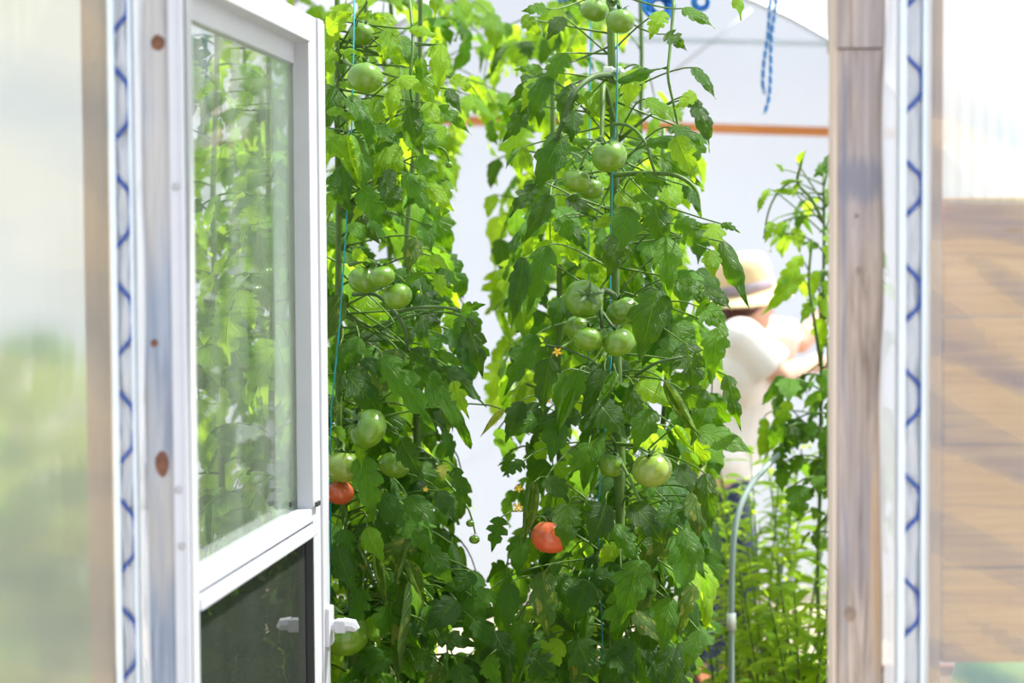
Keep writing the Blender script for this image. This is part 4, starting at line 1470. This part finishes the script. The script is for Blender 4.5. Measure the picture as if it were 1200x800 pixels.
truss(V_L, [(404, 70, 3.58), (410, 76, 3.48), (422, 80, 3.44)], 0.004)
truss(V_L, [(520, 560, 3.60), (545, 590, 3.56), (552, 605, 3.55), (557, 625, 3.55)], 0.0022)
truss(V_L, [(500, 170, 3.62), (520, 175, 3.60), (526, 188, 3.60)], 0.002)
truss(V_L, [(404, 520, 3.58), (402, 528, 3.52), (403, 530, 3.51)], 0.004)
truss(V_L, [(400, 700, 3.58), (402, 708, 3.52), (402, 712, 3.5)], 0.005)
truss(V_R, [(965, 260, 4.62), (950, 232, 4.58), (935, 215, 4.56), (938, 195, 4.55), (942, 180, 4.55)], 0.004, 'side_shoot')
truss(V_R, [(940, 212, 4.56), (925, 214, 4.55), (910, 228, 4.55), (900, 250, 4.55), (895, 280, 4.55)], 0.003, 'side_shoot')
truss(V_R, [(962, 430, 4.6), (955, 380, 4.55), (948, 330, 4.55), (952, 280, 4.56)], 0.004, 'side_shoot')

# tomato flowers
def flower(v, px, py, y, r):
    c = W(px, py, y)
    g = MB()
    for k in range(5):
        a = 2 * PI * k / 5 + px
        d = Vector((math.cos(a), -0.4, math.sin(a)))
        s = Vector((-math.sin(a), 0, math.cos(a)))
        g.add([c, c + d * r * 0.5 + s * r * 0.25, c + d * r, c + d * r * 0.5 - s * r * 0.25], [(0, 1, 2, 3)])
    g.tube([c, c + Vector((0, -r * 0.9, -r * 0.3))], [r * 0.2, r * 0.04], 6)
    tag(g.obj('tomato_flower', M['flower'], v.root, loc=c), 'small orange-yellow flower')


for f in ((653, 412, 3.40, 0.010), (608, 572, 3.5, 0.009), (607, 594, 3.5, 0.011), (641, 466, 3.42, 0.012), (499, 573, 3.46, 0.006)):
    flower(V_M if f[0] > 560 else V_L, *f)


# ------------------------------------------------------------------ herbs low beside the brown post
def herb(label, px, y, ztop_px, n, seed, nst=4, spread=0.16, L=(0.06, 0.11)):
    r = random.Random(seed)
    base = W(px, 400, y)
    root = empty('leafy_herb', (base.x, y, 0.19), label, 'herb', 'leafy herbs beside the brown doorpost')
    zt = W(px, ztop_px, y).z
    cnt = 0
    for k in range(nst):
        top = Vector((base.x + r.uniform(-spread, spread), y + r.uniform(-0.15, 0.15), zt * r.uniform(0.82, 1.03)))
        mid = Vector((base.x + (top.x - base.x) * 0.25, y, top.z * 0.6))
        pts = bez((base.x + r.uniform(-.02, .02), y, 0.17), mid, top, 14)
        g = MB()
        g.tube(pts, [0.0045 - 0.003 * i / 14 for i in range(15)], 5)
        st = g.obj('stem', M['stem'], root, loc=pts[0])
        m = n // nst
        for i in range(m):
            t = 0.2 + 0.8 * (i + r.random()) / m
            q = t * 14
            j = min(int(q), 13)
            p = pts[j].lerp(pts[j + 1], q - j)
            a = r.random() * 6.283
            d = Vector((math.cos(a), math.sin(a), r.uniform(0.1, 1.0)))
            LL = r.uniform(*L) * (1.15 - 0.4 * t)
            inst('leaf', r.choice(LANCE), st, p, orient(d, Vector((r.uniform(-.3, .3), -0.3, 1)), r.uniform(0.8, 1.3), LL))
            cnt += 1


herb('bright feathery herb in front of the gardener', 895, 4.9, 500, 260, 31, 8, 0.15)
herb('lush dark herb at the foot of the brown doorpost', 945, 4.4, 640, 200, 32, 6, 0.12, (0.07, 0.13))
herb('pale green herb beside the grey pipe', 868, 5.2, 560, 180, 33, 6, 0.10, (0.06, 0.10))
herb('low herb between the grey pipe and the vines', 850, 4.6, 690, 110, 34, 5, 0.08, (0.06, 0.10))
herb('tall bright herb close to the brown doorpost', 930, 5.2, 520, 240, 35, 7, 0.14)
herb('second dark herb low in front of the bright one', 905, 4.5, 660, 190, 36, 6, 0.12, (0.07, 0.13))

# ------------------------------------------------------------------ strings, clip, rope, pipe
g = MB()
g.tube([W(724, -60, 3.56), W(723, 120, 3.555), W(718, 200, 3.565), W(715, 300, 3.57), W(716, 420, 3.58), W(700, 600, 3.59), W(712, 900, 3.60)], 0.0015, 5)
tag(g.obj('support_twine', M['twine'], loc=W(724, -60, 3.56)), 'teal support twine running down beside the clipped stem', 'twine', 'teal support twines')
g = MB()
g.tube([W(416, -60, 3.52), W(413, 130, 3.50), W(406, 260, 3.49), W(398, 380, 3.49), W(388, 480, 3.50), W(386, 900, 3.60)], 0.0015, 5)
tag(g.obj('support_twine', M['twine'], loc=W(416, -60, 3.52)), 'teal support twine slanting down along the door edge', 'twine', 'teal support twines')
g = MB()
g.tube([W(694, -60, 4.0), W(692, 60, 4.0), W(690, 240, 4.0), W(688, 700, 4.0)], 0.0015, 5)
tag(g.obj('support_twine', M['twine'], loc=W(694, -60, 4.0)), 'faint teal twine hanging behind the clipped stem', 'twine', 'teal support twines')
c = W(719, 83, 3.585)
g = MB()
ring = [c + Vector((0.017 * math.cos(a), 0.017 * math.sin(a), 0.002 * math.sin(a * 2))) for a in [2 * PI * k / 18 for k in range(19)]]
g.tube(ring, 0.004, 6)
g.box((c.x - 0.02, c.y - 0.024, c.z - 0.006), (c.x - 0.002, c.y - 0.014, c.z + 0.006), 0.002)
g.box((c.x + 0.004, c.y - 0.024, c.z - 0.004), (c.x + 0.014, c.y - 0.014, c.z + 0.006), 0.002)
tag(g.obj('vine_clip', M['clip'], loc=c), 'white plastic ring clip around the tall vine stem', 'clip')


def rope_pts(pts, y):
    P = [W(px, py, y) for px, py in pts]
    out = []
    for i in range(len(P) - 1):
        p0, p1, p2, p3 = P[max(i - 1, 0)], P[i], P[i + 1], P[min(i + 2, len(P) - 1)]
        for k in range(8):
            t = k / 8
            out.append(0.5 * ((2 * p1) + (p2 - p0) * t + (2 * p0 - 5 * p1 + 4 * p2 - p3) * t * t + (3 * p1 - p0 - 3 * p2 + p3) * t ** 3))
    return out + [P[-1]]


yr = 5.4
ztop = TZ + math.sqrt(TR ** 2 - (W(905, 0, yr).x - TX) ** 2) - 0.02
e = empty('hanging_rope', (W(905, 0, yr).x, yr, ztop), 'blue rope with white flecks hanging doubled from the roof', 'rope')
for pts in ([(905, -20), (902, 10), (900, 40), (895, 75), (894, 100), (897, 110)], [(908, -20), (909, 5), (904, 45), (903, 90), (901, 115), (896, 133)]):
    P = rope_pts(pts, yr)
    P = [Vector((W(905, 0, yr).x, yr, ztop))] + P
    g = MB()
    g.tube(P, 0.0052, 7)
    g.obj('strand', M['rope'], e)


def bunch(px, py, y, r, seed, label):
    c = W(px, py, y)
    g = MB()
    rr = random.Random(seed)
    for k in range(7):
        a0 = rr.random() * 6
        rad = r * rr.uniform(0.6, 1.0)
        tilt = Vector((rr.uniform(-.4, .4), 1, rr.uniform(-.4, .4))).normalized()
        u = tilt.orthogonal().normalized()
        w = tilt.cross(u)
        off = Vector((rr.uniform(-.2, .2), rr.uniform(-.3, .3), rr.uniform(-.2, .2))) * r
        g.tube([c + off + (u * math.cos(2 * PI * q / 16) + w * math.sin(2 * PI * q / 16)) * rad for q in range(17)], r * 0.16, 6)
    zt = TZ + math.sqrt(TR ** 2 - (c.x - TX) ** 2) - 0.02
    g.tube([c + Vector((0, 0, r)), Vector((c.x, c.y, zt))], 0.004, 6)
    tag(g.obj('twine_coil', M['tarp'], loc=c), label, 'twine', 'blue coils hanging from the roof')


bunch(772, 6, 4.6, 0.035, 1, 'coil of bright blue twine above the middle vine')
bunch(660, 8, 4.9, 0.022, 2, 'smaller blue twine coil above the gap')
bunch(822, 2, 4.9, 0.022, 3, 'blue twine coil nearest the hanging rope')

g = MB()
P = [W(858, 900, 4.35), W(857, 800, 4.35), W(857, 740, 4.35), W(858, 660, 4.36), W(863, 610, 4.38), W(876, 575, 4.42), W(897, 548, 4.48), W(925, 524, 4.55), W(970, 505, 4.65), W(1040, 510, 4.8), W(1100, 560, 4.95), W(1130, 640, 5.05), W(1140, 780, 5.1)]
P[0].z = 0.17
P[-1].z = 0.17
out = []
for i in range(len(P) - 1):
    p0, p1, p2, p3 = P[max(i - 1, 0)], P[i], P[i + 1], P[min(i + 2, len(P) - 1)]
    for k in range(5):
        t = k / 5
        out.append(0.5 * ((2 * p1) + (p2 - p0) * t + (2 * p0 - 5 * p1 + 4 * p2 - p3) * t * t + (3 * p1 - p0 - 3 * p2 + p3) * t ** 3))
out.append(P[-1])
e = empty('pipe_hoop', (P[0].x, P[0].y, 0.17), 'grey pipe bent into a low hoop over the herbs', 'pipe')
g.tube(out, 0.0072, 10)
g.obj('pipe', M['pipe'], e)
g = MB()
g.tube([W(857, 738, 4.35), W(857, 718, 4.35)], 0.0115, 10)
tag(g.obj('sleeve', M['clip'], e), 'white clip sleeve')

# ------------------------------------------------------------------ the gardener
YP = 6.6


def Pp(px, py, dy=0.0):
    return W(px, py, YP + dy)


def body_obj(name, mb, mat, parent, voxel, smooth_it=6):
    me = mb.mesh(name, mat)
    o = bpy.data.objects.new(name, me)
    COL.objects.link(o)
    md = o.modifiers.new('r', 'REMESH')
    md.mode = 'VOXEL'
    md.voxel_size = voxel
    sm = o.modifiers.new('s', 'SMOOTH')
    sm.factor = 0.5
    sm.iterations = smooth_it
    dg = bpy.context.evaluated_depsgraph_get()
    nm = bpy.data.meshes.new_from_object(o.evaluated_get(dg))
    o.modifiers.clear()
    o.data = nm
    nm.polygons.foreach_set('use_smooth', [True] * len(nm.polygons))
    if not nm.materials:
        nm.materials.append(mat)
    pl_ = world_loc(parent)
    for v in nm.vertices:
        v.co -= pl_
    o.parent = parent
    WL[o.name] = pl_
    return o


hip = Pp(842, 548)
chest = Pp(866, 440)
neck0 = Pp(874, 392)
headc = Pp(874, 352)
foot_x = hip.x
person = empty('person', (foot_x, YP, 0.0), 'person in straw hat and cream shirt reaching towards a vine', 'person')
b = MB()
# torso, neck, head
b.tube([hip + Vector((0, 0, -0.08)), hip, hip.lerp(chest, 0.5), chest, chest.lerp(neck0, 0.6), neck0 + Vector((0, 0, 0.01))], [0.11, 0.135, 0.115, 0.13, 0.12, 0.05], 16)
for s in (-1, 1):
    b.ell(hip + Vector((-0.03, 0.08 * s, -0.02)), (0.11, 0.10, 0.12))
    b.ell(chest + Vector((-0.01, 0.10 * s, 0.03)), (0.09, 0.09, 0.13))
b.tube([neck0 + Vector((-0.005, 0, -0.04)), neck0.lerp(headc, 0.5), headc], [0.058, 0.05, 0.055], 12)
FD = Vector((0.93, 0.25, -0.25)).normalized()       # where the face looks
b.ell(headc, (0.092, 0.074, 0.108))
b.ell(headc + FD * 0.035 + Vector((0, 0, -0.055)), (0.058, 0.052, 0.055))
FS = FD.cross(Vector((0, 0, 1))).normalized()
FU = FS.cross(FD).normalized()
b.tube([headc + FD * 0.085 + FU * 0.012, headc + FD * 0.108 - FU * 0.018, headc + FD * 0.092 - FU * 0.026], [0.009, 0.013, 0.012], 8)
for s in (-1, 1):
    b.ell(headc + FS * 0.076 * s - FD * 0.01, (0.018, 0.012, 0.03))
shN = Pp(868, 396, -0.16)
elN = Pp(914, 440, -0.16)
haN = Pp(948, 428, 0.02)
shF = Pp(884, 392, 0.16)
elF = Pp(938, 402, 0.20)
haF = Pp(962, 372, 0.26)


def limb_arm(sh, el, ha, s):
    b.ell(sh, (0.062, 0.062, 0.062))
    b.tube([sh, sh.lerp(el, 0.35), sh.lerp(el, 0.8), el, el.lerp(ha, 0.3), ha], [0.055, 0.048, 0.042, 0.040, 0.041, 0.026], 12)
    d = (ha - el).normalized()
    side = d.cross(Vector((0, 0, 1))).normalized()
    up = side.cross(d)
    pc = ha + d * 0.045
    b.tube([ha, ha + d * 0.03, ha + d * 0.075, ha + d * 0.09], [0.026, 0.034, 0.036, 0.028], 10)
    for k, ln in enumerate((0.068, 0.078, 0.074, 0.058)):
        o = side * ((k - 1.5) * 0.0205)
        p0 = ha + d * 0.075 + o
        p1 = ha + d * (0.085 + ln * 0.45) + o * 1.1 - up * 0.008
        p2 = ha + d * (0.085 + ln * 0.8) + o * 1.1 - up * 0.030
        p3 = ha + d * (0.085 + ln * 0.85) + o * 1.05 - up * 0.046
        b.tube([p0, p1, p2, p3], [0.0095, 0.009, 0.0085, 0.007], 8)
    t0 = ha + d * 0.025 - side * 0.022 * s
    b.tube([t0, t0 + d * 0.03 - side * 0.03 * s - up * 0.012, t0 + d * 0.062 - side * 0.032 * s - up * 0.03], [0.014, 0.011, 0.008], 8)


limb_arm(shN, elN, haN, 1)
limb_arm(shF, elF, haF, -1)
feet = []
for s, fx in ((-1, 0.03), (1, -0.07)):
    hp = hip + Vector((-0.01, 0.085 * s, -0.06))
    kn = Vector((hip.x + fx + 0.03, YP + 0.09 * s, 0.43))
    an = Vector((hip.x + fx - 0.02, YP + 0.095 * s, 0.075))
    b.tube([hp, hp.lerp(kn, 0.4), kn, kn.lerp(an, 0.35), an], [0.092, 0.078, 0.055, 0.05, 0.03], 12)
    b.tube([an + Vector((-0.035, 0, -0.025)), an + Vector((0.06, 0, -0.03)), an + Vector((0.15, 0, -0.045))], [0.026, 0.028, 0.016], 10)
    feet.append((hp, kn, an))
body_obj('body', b, M['skin'], person, 0.0075, 4)
# eyes, mouth
for s in (-1, 1):
    g = MB(); g.ell(headc + FD * 0.083 + FS * 0.03 * s + FU * 0.012, (0.009, 0.009, 0.006), n=10, m=8); g.obj('eye', M['eye'], person)
g = MB(); g.tube([headc + FD * 0.082 - FU * 0.062 + FS * q for q in (-0.02, -0.008, 0.008, 0.02)], [0.003, 0.005, 0.005, 0.003], 6); g.obj('mouth', M['lip'], person)
# hair under the hat
b = MB()
b.ell(headc - FD * 0.014 + Vector((0, 0, 0.012)), (0.099, 0.084, 0.104))
b.tube([headc - FD * 0.05 + Vector((0, 0, -0.02)), headc - FD * 0.062 + Vector((0.01, -0.01, -0.07)), headc - FD * 0.055 + Vector((0.02, -0.04, -0.115))], [0.06, 0.045, 0.02], 10)
hb = body_obj('hair', b, M['hair'], person, 0.008, 3)
# shave the hair off the face
bm = bmesh.new(); bm.from_mesh(hb.data)
pl0 = world_loc(person)
kill = [v for v in bm.verts if (v.co + pl0 - headc).dot(FD) > 0.035 and (v.co + pl0 - headc).dot(FU) < 0.055]
bmesh.ops.delete(bm, geom=kill, context='VERTS')
bm.to_mesh(hb.data); bm.free()
# shirt
b = MB()
hem = hip + Vector((-0.01, 0, -0.02))
b.tube([hem, hip + Vector((0, 0, 0.05)), hip.lerp(chest, 0.5), chest, chest.lerp(neck0, 0.55), neck0 + Vector((0, 0, -0.015))], [0.165, 0.155, 0.142, 0.152, 0.142, 0.066], 20)
for s in (-1, 1):
    b.ell(hip + Vector((-0.025, 0.07 * s, 0.03)), (0.125, 0.125, 0.11))
    b.ell(chest + Vector((-0.01, 0.10 * s, 0.03)), (0.108, 0.11, 0.145))
for sh, el in ((shN, elN), (shF, elF)):
    b.ell(sh, (0.078, 0.078, 0.074))
    d = (el - sh)
    b.tube([sh, sh + d * 0.4, sh + d * 0.82], [0.076, 0.078, 0.084], 14)
body_obj('shirt', b, M['shirt'], person, 0.010, 4)
# trousers, shoes
b = MB()
b.ell(hip + Vector((-0.01, 0, -0.03)), (0.135, 0.165, 0.12))
for hp, kn, an in feet:
    b.tube([hp, hp.lerp(kn, 0.4), kn, kn.lerp(an, 0.5), an + Vector((0, 0, 0.01))], [0.108, 0.096, 0.075, 0.07, 0.064], 14)
body_obj('trousers', b, M['jeans'], person, 0.012, 3)
for hp, kn, an in feet:
    b = MB()
    b.tube([an + Vector((-0.045, 0, -0.03)), an + Vector((0.02, 0, -0.026)), an + Vector((0.09, 0, -0.034)), an + Vector((0.175, 0, -0.045))], [0.050, 0.054, 0.050, 0.036], 12)
    b.ell(an + Vector((0, 0, 0.0)), (0.062, 0.058, 0.06))
    body_obj('shoe', b, M['shoe'], person, 0.01, 2)
# straw hat: worn, so part of the person
hc = headc + Vector((-0.012, 0, 0.030))
tilt = Matrix.Rotation(math.radians(10), 3, 'Y').inverted() @ Matrix.Rotation(math.radians(6), 3, 'X')
n = 40


def hat_part(prof, name, mat, wob=0.0):
    m_ = MB()
    vs, fs = [], []
    for (r, z) in prof:
        for k in range(n):
            a = 2 * PI * k / n
            zz = z + (wob * math.sin(2 * a + 0.7) * max(0.0, r - 0.11) / 0.07 if wob else 0)
            vs.append(hc + tilt @ Vector((r * math.cos(a) * 1.03, r * math.sin(a) * 0.95, zz)))
    for i in range(len(prof) - 1):
        for k in range(n):
            k2 = (k + 1) % n
            fs.append((i * n + k, i * n + k2, (i + 1) * n + k2, (i + 1) * n + k))
    m_.add(vs, fs)
    return m_.obj(name, mat, person)


hat_part([(0.104, 0.0), (0.108, 0.035), (0.105, 0.085), (0.098, 0.112), (0.082, 0.128), (0.05, 0.126), (0.001, 0.118)], 'hat_crown', M['straw'])
hat_part([(0.104, 0.001), (0.14, -0.006), (0.178, -0.020), (0.182, -0.024), (0.178, -0.026), (0.14, -0.011), (0.100, -0.004)], 'hat_brim', M['straw'], 0.012)
tag(hat_part([(0.107, 0.003), (0.1105, 0.005), (0.1125, 0.036), (0.109, 0.038)], 'hat_band', M['band']), 'mauve ribbon band')
